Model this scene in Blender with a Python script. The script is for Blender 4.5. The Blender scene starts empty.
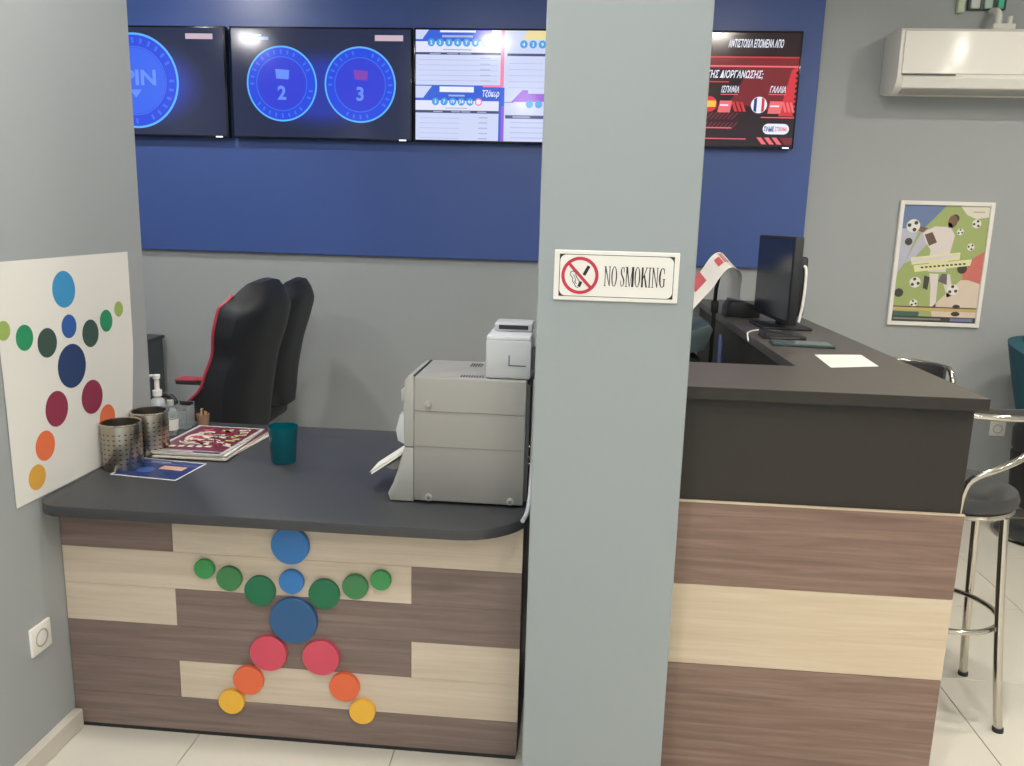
import bpy, bmesh, math, random
from math import sin, cos, pi, radians as R
from mathutils import Vector, Matrix
random.seed(4)
S = bpy.context.scene
COL = S.collection

# ------------------------------------------------------------------ camera
CAMH = 1.55
cd = bpy.data.cameras.new('camera'); cam = bpy.data.objects.new('camera', cd); COL.objects.link(cam)
cd.sensor_width = 36.0; cd.lens = 812.0 / 1024 * 36; cd.clip_start = .05
pit, yaw, rol = R(11.28), R(4.63), R(1.59)
fw = Vector((-sin(yaw) * cos(pit), cos(yaw) * cos(pit), -sin(pit)))
rt = Vector((cos(yaw), sin(yaw), 0)); up = rt.cross(fw)
r2 = cos(rol) * rt + sin(rol) * up; u2 = -sin(rol) * rt + cos(rol) * up
M = Matrix.Identity(4)
for i in range(3):
    M[i][0] = r2[i]; M[i][1] = u2[i]; M[i][2] = -fw[i]
M[2][3] = CAMH
cam.matrix_world = M
S.camera = cam

# ------------------------------------------------------------------ world, light, exposure
w = bpy.data.worlds.new('world'); S.world = w; w.use_nodes = True
w.node_tree.nodes['Background'].inputs[0].default_value = (.86, .94, 1.0, 1)
w.node_tree.nodes['Background'].inputs[1].default_value = .85
LAMP = 222.0                      # strength of the round ceiling downlights
LAMP_SPOTS = [(-3.05, 1.75), (-.85, 1.75), (1.0, 2.2), (2.7, 1.2), (-.15, .55), (1.0, -.6), (2.75, -.2), (-2.3, 3.55), (2.6, 2.95), (-.85, -2.0), (1.0, -2.0)]
S.view_settings.view_transform = 'Standard'; S.view_settings.look = 'None'
S.view_settings.exposure = 0.0; S.view_settings.gamma = 1.0
S.view_settings.use_curve_mapping = False

# ------------------------------------------------------------------ materials
def lin(c):
    return tuple((v / 255 / 12.92 if v / 255 <= .04045 else ((v / 255 + .055) / 1.055) ** 2.4) for v in c) + (1,)
MATS = {}
def mat(name, col, rough=.6, metal=0, emit=0, vary=0, scale=6, bump=0, trans=0, coat=0, spec=.5, alpha=1):
    if name in MATS: return MATS[name]
    m = bpy.data.materials.new(name); m.use_nodes = True; nt = m.node_tree; b = nt.nodes['Principled BSDF']
    c = lin(col); b.inputs['Base Color'].default_value = c
    b.inputs['Roughness'].default_value = rough; b.inputs['Metallic'].default_value = metal
    b.inputs['Specular IOR Level'].default_value = spec
    if coat: b.inputs['Coat Weight'].default_value = coat; b.inputs['Coat Roughness'].default_value = .06
    if trans: b.inputs['Transmission Weight'].default_value = trans
    if alpha < 1: b.inputs['Alpha'].default_value = alpha
    if emit:
        b.inputs['Emission Color'].default_value = c; b.inputs['Emission Strength'].default_value = emit
        b.inputs['Base Color'].default_value = (.01, .01, .012, 1)
    if vary or bump:
        tc = nt.nodes.new('ShaderNodeTexCoord'); n = nt.nodes.new('ShaderNodeTexNoise')
        n.inputs['Scale'].default_value = scale; n.inputs['Detail'].default_value = 5
        nt.links.new(tc.outputs['Object'], n.inputs['Vector'])
        if vary:
            mx = nt.nodes.new('ShaderNodeMix'); mx.data_type = 'RGBA'
            mx.inputs['A'].default_value = tuple(v * (1 - vary) for v in c[:3]) + (1,)
            mx.inputs['B'].default_value = tuple(min(1, v * (1 + vary)) for v in c[:3]) + (1,)
            nt.links.new(n.outputs['Fac'], mx.inputs['Factor']); nt.links.new(mx.outputs['Result'], b.inputs['Base Color'])
        if bump:
            n2 = nt.nodes.new('ShaderNodeTexNoise'); n2.inputs['Scale'].default_value = scale * 30
            nt.links.new(tc.outputs['Object'], n2.inputs['Vector'])
            bp = nt.nodes.new('ShaderNodeBump'); bp.inputs['Strength'].default_value = bump; bp.inputs['Distance'].default_value = .002
            nt.links.new(n2.outputs['Fac'], bp.inputs['Height']); nt.links.new(bp.outputs['Normal'], b.inputs['Normal'])
    MATS[name] = m; return m
def wood(name, c0, c1, c2, rough=.42, contrast=1.0):
    m = bpy.data.materials.new(name); m.use_nodes = True; nt = m.node_tree; b = nt.nodes['Principled BSDF']
    tc = nt.nodes.new('ShaderNodeTexCoord'); oi = nt.nodes.new('ShaderNodeObjectInfo')
    ad = nt.nodes.new('ShaderNodeVectorMath'); ad.operation = 'ADD'
    ml = nt.nodes.new('ShaderNodeVectorMath'); ml.operation = 'SCALE'; ml.inputs['Scale'].default_value = 37
    cb = nt.nodes.new('ShaderNodeCombineXYZ')
    for k in range(3): nt.links.new(oi.outputs['Random'], cb.inputs[k])
    nt.links.new(cb.outputs[0], ml.inputs[0]); nt.links.new(tc.outputs['Object'], ad.inputs[0]); nt.links.new(ml.outputs[0], ad.inputs[1])
    mp = nt.nodes.new('ShaderNodeMapping'); mp.inputs['Scale'].default_value = (1.6, 1.6, 34)
    nt.links.new(ad.outputs[0], mp.inputs['Vector'])
    n = nt.nodes.new('ShaderNodeTexNoise'); n.inputs['Scale'].default_value = 1.5; n.inputs['Detail'].default_value = 7; n.inputs['Roughness'].default_value = .62; n.inputs['Distortion'].default_value = .55
    nt.links.new(mp.outputs[0], n.inputs['Vector'])
    cr = nt.nodes.new('ShaderNodeValToRGB'); e = cr.color_ramp.elements
    e[0].position = .28; e[0].color = lin(c0); e[1].position = .74; e[1].color = lin(c2)
    k = e.new(.5); k.color = lin(c1)
    nt.links.new(n.outputs['Fac'], cr.inputs[0]); nt.links.new(cr.outputs[0], b.inputs['Base Color'])
    b.inputs['Roughness'].default_value = rough
    bp = nt.nodes.new('ShaderNodeBump'); bp.inputs['Strength'].default_value = .15; bp.inputs['Distance'].default_value = .001
    nt.links.new(n.outputs['Fac'], bp.inputs['Height']); nt.links.new(bp.outputs['Normal'], b.inputs['Normal'])
    MATS[name] = m; return m

WALL = mat('wall_paint', (163, 167, 167), .62, vary=.03, scale=1.4, bump=.12)
PILLAR = mat('pillar_paint', (148, 156, 157), .58, vary=.025, scale=1.6, bump=.12)
CEIL = mat('ceiling_paint', (228, 228, 222), .8, vary=.02)
TILE = mat('floor_tile_glaze', (214, 209, 196), .2, vary=.04, scale=2.2)
GROUT = mat('grout', (150, 146, 138), .85, vary=.05)
BASEB = mat('baseboard_tile', (204, 197, 184), .35, vary=.04)
BLUE = mat('blue_panel', (64, 88, 150), .33, vary=.05, scale=1.1)
TOP = mat('charcoal_laminate', (60, 61, 63), .42, vary=.06, scale=18, bump=.08)
TOP2 = mat('charcoal_laminate_ledge', (84, 79, 74), .4, vary=.06, scale=18, bump=.08)
PANEL = mat('dark_brown_laminate', (50, 47, 42), .5, vary=.06, scale=9, bump=.06, spec=.35)
DKW = wood('dark_walnut_veneer', (112, 95, 88), (124, 107, 100), (142, 124, 116))
LTW = wood('pale_oak_veneer', (196, 181, 160), (206, 191, 171), (216, 202, 184))
DKW2 = wood('warm_walnut_veneer', (112, 88, 75), (131, 106, 93), (152, 127, 113))
LTW2 = wood('warm_oak_veneer', (200, 181, 154), (208, 190, 164), (217, 201, 178))
BLACK = mat('black_plastic', (32, 33, 35), .48)
BLACKG = mat('black_gloss', (18, 20, 24), .12)
LEATHER = mat('black_leatherette', (30, 32, 37), .48, vary=.1, scale=14, bump=.25)
REDP = mat('red_piping', (176, 56, 74), .5)
CHROME = mat('chrome', (205, 200, 190), .13, metal=1)
STEEL = mat('brushed_steel', (176, 168, 154), .3, metal=1, vary=.06, scale=30)
GREYP = mat('grey_plastic', (162, 161, 155), .45, vary=.02, bump=.06)
GREYS = mat('grey_steel_case', (151, 149, 143), .45, vary=.02, bump=.05)
GREYD = mat('dark_grey_plastic', (72, 74, 76), .5)
SILV = mat('silver_plastic', (186, 188, 190), .3, vary=.02)
WHITEP = mat('white_plastic', (236, 233, 225), .32)
WHITEM = mat('white_matt', (220, 218, 208), .6)
PAPER = mat('paper_white', (232, 229, 220), .7, vary=.015, scale=4)
STOOLP = mat('charcoal_vinyl', (66, 66, 66), .5, vary=.05, scale=12, bump=.1)
TEAL = mat('teal_fabric', (34, 84, 98), .75, vary=.12, scale=20, bump=.3)
TEALCUP = mat('teal_translucent_plastic', (0, 118, 132), .18, trans=.55)
CLEARP = mat('clear_plastic', (222, 230, 232), .12, trans=.75)
CARTON = mat('light_wood_sticks', (186, 146, 108), .6)

# ------------------------------------------------------------------ mesh helpers
class B:
    """collects geometry (world or local metres) for one mesh object"""
    def __init__(s): s.bm = bmesh.new()
    def box(s, x0, x1, y0, y1, z0, z1, bev=0, seg=2):
        t = bmesh.new(); r = bmesh.ops.create_cube(t, size=1)
        for v in t.verts: v.co = Vector(((x0 + x1) / 2 + v.co.x * (x1 - x0), (y0 + y1) / 2 + v.co.y * (y1 - y0), (z0 + z1) / 2 + v.co.z * (z1 - z0)))
        if bev: bmesh.ops.bevel(t, geom=t.edges[:], offset=bev, segments=seg, affect='EDGES', profile=.5)
        return s.merge(t)
    def merge(s, t, mtx=None):
        if mtx is not None: bmesh.ops.transform(t, matrix=mtx, verts=t.verts[:])
        me = bpy.data.meshes.new('tmp'); t.to_mesh(me); t.free(); s.bm.from_mesh(me); bpy.data.meshes.remove(me); return s
    def lathe(s, prof, cx=0, cy=0, n=28, mtx=None, ang=None):
        t = bmesh.new(); rows = []
        for r, z in prof:
            if r < 1e-6: rows.append([t.verts.new((cx, cy, z))])
            else: rows.append([t.verts.new((cx + r * cos(2 * pi * k / n), cy + r * sin(2 * pi * k / n), z)) for k in range(n)])
        for a, b in zip(rows, rows[1:]):
            for k in range(n):
                j = (k + 1) % n
                if len(a) == 1 and len(b) == 1: continue
                if len(a) == 1: t.faces.new((a[0], b[k], b[j]))
                elif len(b) == 1: t.faces.new((a[k], a[j], b[0]))
                else: t.faces.new((a[k], a[j], b[j], b[k]))
        bmesh.ops.recalc_face_normals(t, faces=t.faces[:])
        return s.merge(t, mtx)
    def cyl(s, p, q, r, r1=None, n=20, bev=0):
        p = Vector(p); q = Vector(q); d = q - p; L = d.length; r1 = r if r1 is None else r1
        prof = [(0, 0), (r, 0), (r1, L), (0, L)] if not bev else [(0, 0), (r - bev, 0), (r, bev), (r1, L - bev), (r1 - bev, L), (0, L)]
        m = Matrix.Translation(p) @ d.to_track_quat('Z', 'Y').to_matrix().to_4x4()
        return s.lathe(prof, n=n, mtx=m)
    def tube(s, pts, r, n=10, closed=False, smooth=0):
        pts = [Vector(p) for p in pts]
        for _ in range(smooth):
            q = []
            N = len(pts)
            for i in range(N if closed else N - 1):
                a, b = pts[i], pts[(i + 1) % N]; q += [a * .75 + b * .25, a * .25 + b * .75]
            if not closed: q = [pts[0]] + q + [pts[-1]]
            pts = q
        t = bmesh.new(); N = len(pts); rings = []; nrm = None
        for i, p in enumerate(pts):
            a = pts[i - 1] if (i > 0 or closed) else p
            b = pts[(i + 1) % N] if (i < N - 1 or closed) else p
            d = (b - a).normalized()
            if nrm is None:
                nrm = d.orthogonal().normalized()
            nrm = (nrm - d * nrm.dot(d)).normalized(); bi = d.cross(nrm)
            rr = r[i] if isinstance(r, (list, tuple)) else r
            rings.append([t.verts.new(p + rr * (cos(2 * pi * k / n) * nrm + sin(2 * pi * k / n) * bi)) for k in range(n)])
        for i in range(N if closed else N - 1):
            a, b = rings[i], rings[(i + 1) % N]
            for k in range(n): t.faces.new((a[k], a[(k + 1) % n], b[(k + 1) % n], b[k]))
        if not closed: t.faces.new(rings[0][::-1]); t.faces.new(rings[-1])
        bmesh.ops.recalc_face_normals(t, faces=t.faces[:])
        return s.merge(t)
    def prism(s, poly, axis, a, b, bev=0):
        """poly: 2-d outline; axis 'x': (y,z), 'y': (x,z), 'z': (x,y); extruded from a to b"""
        f = {'x': lambda p, t: (t, p[0], p[1]), 'y': lambda p, t: (p[0], t, p[1]), 'z': lambda p, t: (p[0], p[1], t)}[axis]
        t = bmesh.new(); A = [t.verts.new(f(p, a)) for p in poly]; C = [t.verts.new(f(p, b)) for p in poly]; n = len(poly)
        t.faces.new(A); t.faces.new(C)
        for k in range(n): t.faces.new((A[k], A[(k + 1) % n], C[(k + 1) % n], C[k]))
        bmesh.ops.recalc_face_normals(t, faces=t.faces[:])
        if bev:
            es = [e for e in t.edges if abs(({'x': 0, 'y': 1, 'z': 2}[axis] == 0) * (e.verts[0].co.x - e.verts[1].co.x) + (axis == 'y') * (e.verts[0].co.y - e.verts[1].co.y) + (axis == 'z') * (e.verts[0].co.z - e.verts[1].co.z)) < 1e-6]
            bmesh.ops.bevel(t, geom=es, offset=bev, segments=2, affect='EDGES', profile=.5)
        return s.merge(t)
    def grid(s, f, nu, nv, thick=None):
        t = bmesh.new(); V = [[t.verts.new(f(i / nu, j / nv)) for j in range(nv + 1)] for i in range(nu + 1)]
        for i in range(nu):
            for j in range(nv): t.faces.new((V[i][j], V[i + 1][j], V[i + 1][j + 1], V[i][j + 1]))
        if thick:
            bmesh.ops.recalc_face_normals(t, faces=t.faces[:]); bmesh.ops.solidify(t, geom=t.faces[:], thickness=thick)
        return s.merge(t)
    def rot(s, mtx): bmesh.ops.transform(s.bm, matrix=mtx, verts=s.bm.verts[:]); return s
ORG = {}
def obj(name, b, mats, parent=None, org=None, smooth=True, kind=None):
    """b in world metres (or in the thing's own frame when the thing's ORG is zero)"""
    me = bpy.data.meshes.new(name); o = Vector((0, 0, 0))
    if parent is not None: o = ORG[parent.name]
    elif org is not None: o = Vector(org)
    bmesh.ops.translate(b.bm, vec=-o, verts=b.bm.verts[:])
    b.bm.to_mesh(me); b.bm.free()
    for m in (mats if isinstance(mats, (list, tuple)) else [mats]): me.materials.append(m)
    ob = bpy.data.objects.new(name, me); COL.objects.link(ob)
    if smooth:
        for p in me.polygons: p.use_smooth = True
        try: me.set_sharp_from_angle(angle=R(38))
        except Exception: pass
    if parent is not None: ob.parent = parent; ORG[ob.name] = ORG[parent.name]
    else: ob.location = o; ORG[ob.name] = o
    if kind: ob['kind'] = kind
    return ob
def tag(o, label, cat, group=None):
    o['label'] = label; o['category'] = cat
    if group: o['group'] = group
    return o
def thing(name, label, cat, loc, group=None, local=False):
    o = bpy.data.objects.new(name, None); COL.objects.link(o); o.location = loc; o.empty_display_size = .1
    ORG[o.name] = Vector((0, 0, 0)) if local else Vector(loc)
    return tag(o, label, cat, group)
def copy_tree(o, parent=None):
    c = o.copy(); COL.objects.link(c); c.parent = parent; ORG[c.name] = ORG[o.name]
    for ch in list(o.children): copy_tree(ch, c)
    return c
def group_origin(o): return o

class Flat:
    """flat print: coloured polygons layered on a plane (origin, u, v, n)"""
    def __init__(s, o, u, v, n): s.o, s.u, s.v, s.n = Vector(o), Vector(u), Vector(v), Vector(n); s.bm = bmesh.new(); s.m = []; s.top = .0006
    def idx(s, m):
        if m not in s.m: s.m.append(m)
        return s.m.index(m)
    def P(s, x, y, l): return s.o + s.u * x + s.v * y + s.n * (s.top * l)
    def poly(s, pts, m, l=1):
        vs = [s.bm.verts.new(s.P(x, y, l)) for x, y in pts]
        f = s.bm.faces.new(vs); f.material_index = s.idx(m); f.normal_update()
        if f.normal.dot(s.n) < 0: f.normal_flip()
        return s
    def rect(s, x0, y0, x1, y1, m, l=1, sh=0): return s.poly([(x0, y0), (x1, y0), (x1 + sh, y1), (x0 + sh, y1)], m, l)
    def circ(s, x, y, r, m, l=1, ry=None, n=36, a0=0, a1=2 * pi):
        ry = ry or r; full = abs(a1 - a0 - 2 * pi) < 1e-6
        return s.poly([(x + r * cos(a0 + (a1 - a0) * k / n), y + ry * sin(a0 + (a1 - a0) * k / n)) for k in range(n + (0 if full else 1))], m, l)
    def ring(s, x, y, r0, r1, m, l=1, n=48, a0=0, a1=2 * pi, ex=1):
        for k in range(n):
            a, b = a0 + (a1 - a0) * k / n, a0 + (a1 - a0) * (k + 1) / n
            s.poly([(x + r0 * cos(a) * ex, y + r0 * sin(a)), (x + r1 * cos(a), y + r1 * sin(a)), (x + r1 * cos(b), y + r1 * sin(b)), (x + r0 * cos(b) * ex, y + r0 * sin(b))], m, l)
        return s
    def line(s, pts, wd, m, l=1):
        n = len(pts); wd = wd if isinstance(wd, (list, tuple)) else [wd] * n; Ls = []
        for i in range(n):
            a = Vector(pts[max(i - 1, 0)]); b = Vector(pts[min(i + 1, n - 1)]); d = (b - a).normalized(); q = Vector((-d.y, d.x)) * wd[i] / 2; p = Vector(pts[i])
            Ls.append((p + q, p - q))
        for (a, b), (c, d) in zip(Ls, Ls[1:]): s.poly([a[:], b[:], d[:], c[:]], m, l)
        return s
    def text(s, body, x, y, h, m, l=2, wid=None, shear=0, bold=.0, rot=0, align='CENTER'):
        c = bpy.data.curves.new('t', 'FONT'); c.body = body; c.size = 1; c.align_x = align; c.align_y = 'CENTER'; c.offset = bold; c.shear = shear; c.resolution_u = 3
        o = bpy.data.objects.new('t', c); COL.objects.link(o)
        me = bpy.data.meshes.new_from_object(o.evaluated_get(bpy.context.evaluated_depsgraph_get()))
        if len(me.vertices):
            xs = [v.co.x for v in me.vertices]; ys = [v.co.y for v in me.vertices]
            W = max(xs) - min(xs); Hh = max(ys) - min(ys); cx = (max(xs) + min(xs)) / 2; cy = (max(ys) + min(ys)) / 2
            ky = h / Hh; kx = wid / W if wid else ky
            vs = []
            for v in me.vertices:
                a, b2 = (v.co.x - cx) * kx, (v.co.y - cy) * ky
                vs.append(s.bm.verts.new(s.P(x + a * cos(rot) - b2 * sin(rot), y + a * sin(rot) + b2 * cos(rot), l)))
            k = s.idx(m)
            for p in me.polygons:
                try:
                    f = s.bm.faces.new([vs[i] for i in p.vertices]); f.material_index = k; f.normal_update()
                    if f.normal.dot(s.n) < 0: f.normal_flip()
                except ValueError: pass
        bpy.data.objects.remove(o); bpy.data.meshes.remove(me); bpy.data.curves.remove(c)
        return s
    def build(s, name, parent):
        b = B(); b.bm.free(); b.bm = s.bm
        return obj(name, b, s.m, parent, smooth=False)
def scr(name, col, e=1.0): return mat('screen_' + name, col, .12, emit=e)
def ink(name, col, rough=.5): return mat('ink_' + name, col, rough)

# ------------------------------------------------------------------ setting
YB, LX, CZ = 4.7, -1.48, 3.1
st = lambda n, b, m, p=None, org=(0, 0, 0): obj(n, b, m, p, org=org, smooth=False, kind='structure' if p is None else None)
fl = st('floor', B().box(-3.7, 3.7, -3.4, YB + .1, -.08, -.004), GROUT)
tile_me = None
for i in range(-6, 7):
    for j in range(-10, 4):
        x, y = -.491 + .6 * i, 2.75 + .6 * j
        if x > 3.5 or x < -3.75 or y > 4.4 or y < -3.4: continue
        if tile_me is None:
            t = obj('tile', B().box(.0016, .5984, .0016, .5984, -.006, 0, .0008, 1), TILE, fl, smooth=False); tile_me = t.data
        else: t = bpy.data.objects.new('tile', tile_me); COL.objects.link(t); t.parent = fl
        t.location = (x, y, 0)
st('ceiling', B().box(-3.7, 3.7, -3.4, YB + .1, CZ, CZ + .1), CEIL)
st('wall_back', B().box(-3.7, 3.7, YB, YB + .1, 0, CZ), WALL)
wl = st('wall_left', B().box(LX - .24, LX, -3.4, 2.655, 0, CZ), WALL)
st('wall_far_left', B().box(-3.8, -3.7, -3.4, YB, 0, CZ), WALL)
st('wall_right', B().box(3.7, 3.8, -3.4, YB, 0, CZ), WALL)
bb = B()
for k in range(9): bb.box(LX, LX + .028, 2.112 - .6 * (k + 1) + .001, 2.112 - .6 * k - .001, 0, .062, .002, 1)
st('baseboard_left', bb, BASEB)
bb = B()
for k in range(12): bb.box(-3.69 + .6 * k, -3.69 + .6 * k + .598, YB - .014, YB, 0, .07, .002, 1)
st('baseboard_back', bb, BASEB)
pl = st('trim_1', B().box(-.1005, .2605, 1.9, 2.3, 0, CZ, .004, 2), PILLAR)
pl['label'] = 'square grey painted pillar between the two counters'
bp_ = B().box(-3.55, 1.212, YB - .03, YB, 1.328, 3.02, .003, 1)
o = st('wall_panel', bp_, BLUE); o['label'] = 'blue panel on the back wall behind the television screens'

def socket(name, label, o, u, n, sz=.084):
    t = thing(name, label, 'socket', o)
    v = Vector((0, 0, 1)); u = Vector(u); n = Vector(n); Mx = Matrix((u, v, n)).transposed().to_4x4(); Mx.translation = Vector(o)
    h = sz / 2
    obj('plate', B().box(-h, h, -h, h, 0, .009, .003).rot(Mx), WHITEP, t)
    c = obj('socket_well', B().lathe([(.026, .0095), (.022, .0095), (.0205, .0035), (0, .0035)], n=24).lathe([(.026, .009), (.026, .0105), (.0225, .0105)], n=24).rot(Mx), mat('socket_grey', (172, 168, 160), .5), t)
    hb = B()
    for s_ in (-1, 1): hb.cyl((s_ * .0095, 0, .0034), (s_ * .0095, 0, .0044), .004, n=10)
    obj('pin_hole', hb.rot(Mx), BLACK, c)
    return t
socket('wall_socket', 'white wall socket low on the grey left wall', (LX, 1.987, .362), (0, -1, 0), (1, 0, 0))
socket('wall_socket', 'white wall socket on the back wall beside the bar stool', (2.392, YB, .468), (1, 0, 0), (0, -1, 0))

# ceiling downlights
LAMP_LABELS = ['round ceiling downlight left of the grey left wall', 'round ceiling downlight above the low wooden counter', 'round ceiling downlight above the reception counter front',
  'round ceiling downlight above the floor right of the reception counter', 'round ceiling downlight above the camera, left of the middle', 'round ceiling downlight above the camera, in the middle',
  'round ceiling downlight above the camera, towards the right wall', 'round ceiling downlight above the gaming chairs', 'round ceiling downlight above the teal swivel chair',
  'round ceiling downlight at the shop front, on the left', 'round ceiling downlight at the shop front, on the right']
EMIT = mat('lamp_diffuser', (255, 253, 251), .5, emit=LAMP); EMITW = mat('lamp_diffuser_warm', (255, 247, 236), .5, emit=LAMP)
for k, (x, y) in enumerate(LAMP_SPOTS):
    t = thing('ceiling_downlight', LAMP_LABELS[k], 'ceiling light', (x, y, CZ), 'round ceiling downlights')
    obj('rim', B().lathe([(.112, CZ - .001), (.135, CZ - .001), (.133, CZ - .012), (.112, CZ - .016), (.108, CZ - .006)], x, y), WHITEP, t)
    obj('diffuser', B().lathe([(0, CZ - .010), (.109, CZ - .010), (.109, CZ - .004), (0, CZ - .004)], x, y), EMITW if x > .5 else EMIT, t)

# ------------------------------------------------------------------ left counter
FY = 2.115
ct = thing('service_counter', 'low service counter clad in dark and pale wood boards with coloured discs', 'counter', (-.8, FY + .2, 0))
CL, CR, M1, M2 = LX + .002, -.128, -1.14, -.441
Zr = [.014, .123, .242, .355, .472, .586, .722]
obj('carcass', B().box(CL, CR, FY + .012, FY + .6, .014, .722), PANEL, ct, smooth=False)
obj('toe_kick', B().box(CL, CR - .004, FY + .004, FY + .59, 0, .014), BLACK, ct, smooth=False)
def board(x0, x1, z0, z1, m, parent, y=FY, g=.0003):
    cx, cz = (x0 + x1) / 2, (z0 + z1) / 2
    return obj('board', B().box(x0 + g, x1 - g, y, y + .014, z0 + g, z1 - g, .0007, 1), m, parent, smooth=False)
rows = [(5, [(CL, M1, DKW), (M1, CR, LTW)]), (4, [(CL, M2, LTW), (M2, CR, DKW)]), (3, [(CL, M1, LTW), (M1, CR, DKW)]),
        (2, [(CL, M2, DKW), (M2, CR, LTW)]), (1, [(CL, M1, DKW), (M1, CR, LTW)]), (0, [(CL, CR, DKW)])]
for r, segs in rows:
    for a, b, m in segs: board(a, b, Zr[r], Zr[r + 1], m, ct)
C_ = lambda n, c: mat('disc_' + n, c, .4)
discs = [(-.788, .631, .055, 'blue', (52, 122, 190)), (-.787, .522, .036, 'blue', (52, 122, 190)), (-.784, .402, .070, 'navy', (42, 92, 142)),
         (-.881, .487, .045, 'green', (22, 112, 74)), (-.971, .519, .037, 'leaf', (62, 128, 78)), (-1.044, .544, .0295, 'bright', (60, 148, 82)),
         (-.692, .490, .045, 'green', (22, 112, 74)), (-.601, .519, .037, 'leaf', (62, 128, 78)), (-.527, .544, .0295, 'bright', (60, 148, 82)),
         (-.862, .293, .055, 'pink', (212, 76, 98)), (-.705, .291, .0545, 'pink', (212, 76, 98)), (-.926, .201, .045, 'orange', (232, 108, 66)),
         (-.637, .202, .0445, 'orange', (232, 108, 66)), (-.980, .127, .0385, 'yellow', (240, 184, 62)), (-.584, .127, .0385, 'yellow', (240, 184, 62))]
for x, z, r, n, c in discs:
    obj('logo_disc', B().cyl((x, FY + .001, z), (x, FY - .015, z), r, n=40, bev=.0015), C_(n, c), ct)

# worktop with rounded front corners
def rounded(x0, x1, y0, y1, ra, rb, n=10):
    p = [(x0, y1)]
    for k in range(n + 1): a = pi + pi / 2 * k / n; p.append((x0 + ra + ra * cos(a), y0 + ra + ra * sin(a)))
    for k in range(n + 1): a = 1.5 * pi + pi / 2 * k / n; p.append((x1 - rb + rb * cos(a), y0 + rb + rb * sin(a)))
    p.append((x1, y1)); return p
wt = thing('desk_worktop', 'charcoal worktop with rounded front corners on the low counter', 'worktop', (-.8, 2.4, .724))
wp = rounded(LX + .003, -.106, 1.988, 2.945, .085, .2)
wp = [(LX - .235, 2.945), (LX - .235, 2.66), (LX + .003, 2.66)] + wp[1:]
obj('slab', B().prism(wp, 'z', .724, .755, .003), TOP, wt)
TZ = .755

# ------------------------------------------------------------------ reception counter (right)
rc = thing('reception_counter', 'tall reception counter with dark upper panel above walnut and oak boards', 'counter', (.65, 3.0, 0))
RX0, RX1 = .264, 1.022
obj('upper_panel', B().box(RX0, RX1 - .004, FY + .004, FY + .03, .826, 1.113), PANEL, rc, smooth=False)
obj('carcass', B().box(RX0, RX1 - .004, FY + .014, FY + .06, .02, .826), PANEL, rc, smooth=False)
for z0, z1, m in ((.589, .826, DKW2), (.352, .589, LTW2), (.02, .352, DKW2)): 
    obj('board', B().box(RX0, RX1 + .004, FY - .006, FY + .014, z0 + .0006, z1 - .0006, .0015, 1), m, rc, smooth=False)
obj('lit_top_lip', B().box(RX0, RX1 + .005, FY - .0075, FY + .004, .8245, .8285, .0006, 1), LTW2, rc, smooth=False)  # pale oak colour paints in the light on the walnut board's top edge
obj('toe_kick', B().box(RX0, RX1 - .004, FY + .004, FY + .05, 0, .02), BLACK, rc, smooth=False)
obj('outer_panel', B().box(.985, RX1 - .004, FY + .06, YB - .016, 0, 1.113), PANEL, rc, smooth=False)
obj('inner_panel', B().box(.68, .70, 2.46, YB - .016, 0, 1.113), PANEL, rc, smooth=False)
obj('back_panel', B().box(RX0, .68, 2.43, 2.45, 0, 1.113), PANEL, rc, smooth=False)
LZ = 1.145
ld = thing('counter_ledge', 'dark L-shaped ledge top running round the reception counter', 'ledge', (.65, 3.0, 1.113))
obj('front_edge_band', B().box(RX0, 1.033, 2.0815, 2.0835, 1.1135, LZ - .0006), PANEL, ld, smooth=False); obj('side_edge_band', B().box(1.0325, 1.0345, 2.0815, YB - .004, 1.1135, LZ - .0006), PANEL, ld, smooth=False)
obj('slab', B().prism([(RX0, 2.083), (1.033, 2.083), (1.033, YB - .002), (.655, YB - .002), (.655, 2.475), (RX0, 2.475)], 'z', 1.113, LZ, .002), TOP2, ld, smooth=False)
iw = thing('inner_worktop', 'dark lower work surface inside the reception counter', 'worktop', (.4, 3.6, 0))
obj('slab', B().box(.12, .678, 2.96, YB - .02, .72, .75, .003, 1), TOP, iw, smooth=False)
for y in (3.0, 4.6): obj('support', B().box(.16, .64, y - .012, y + .012, 0, .72), PANEL, iw, smooth=False)

# ------------------------------------------------------------------ televisions
TVY = YB - .03
def tv(label, x0, x1, z0=1.968, z1=2.561, x=0):
    t = thing('television', label, 'television', ((x0 + x1) / 2, TVY, z0), 'televisions on the blue panel')
    obj('housing', B().box(x0, x1, TVY - .052, TVY - .012, z0, z1, .004), BLACKG, t)
    obj('wall_mount', B().box((x0 + x1) / 2 - .2, (x0 + x1) / 2 + .2, TVY - .012, TVY, z0 + .15, z1 - .15), BLACK, t, smooth=False)
    f = Flat(((x0 + x1) / 2, TVY - .052, (z0 + z1) / 2), (1, 0, 0), (0, 0, 1), (0, -1, 0)); f.top = .0007
    return t, f
W, H = 1.006, .572          # visible screen
G = lambda n, c, e=1.0: scr(n, c, e)
NIGHT = G('night', (38, 46, 76), .95); BAR = G('bar', (214, 190, 205), .9)
RIMC = G('rim', (92, 178, 255), 1.05); DISC = G('disc', (40, 76, 226), 1.0); DISC2 = G('disc2', (52, 66, 214), 1.0); DISC3 = G('disc3', (58, 104, 240), 1.0)
GLOW = G('glow', (36, 52, 150), .9); MARK = G('mark', (104, 146, 248), 1.0); TICK = G('tick', (66, 112, 240), 1.0); WHT = G('white', (236, 240, 255), 1.0)
LED = mat('status_led', (250, 250, 250), .4, emit=1.4)
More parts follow.
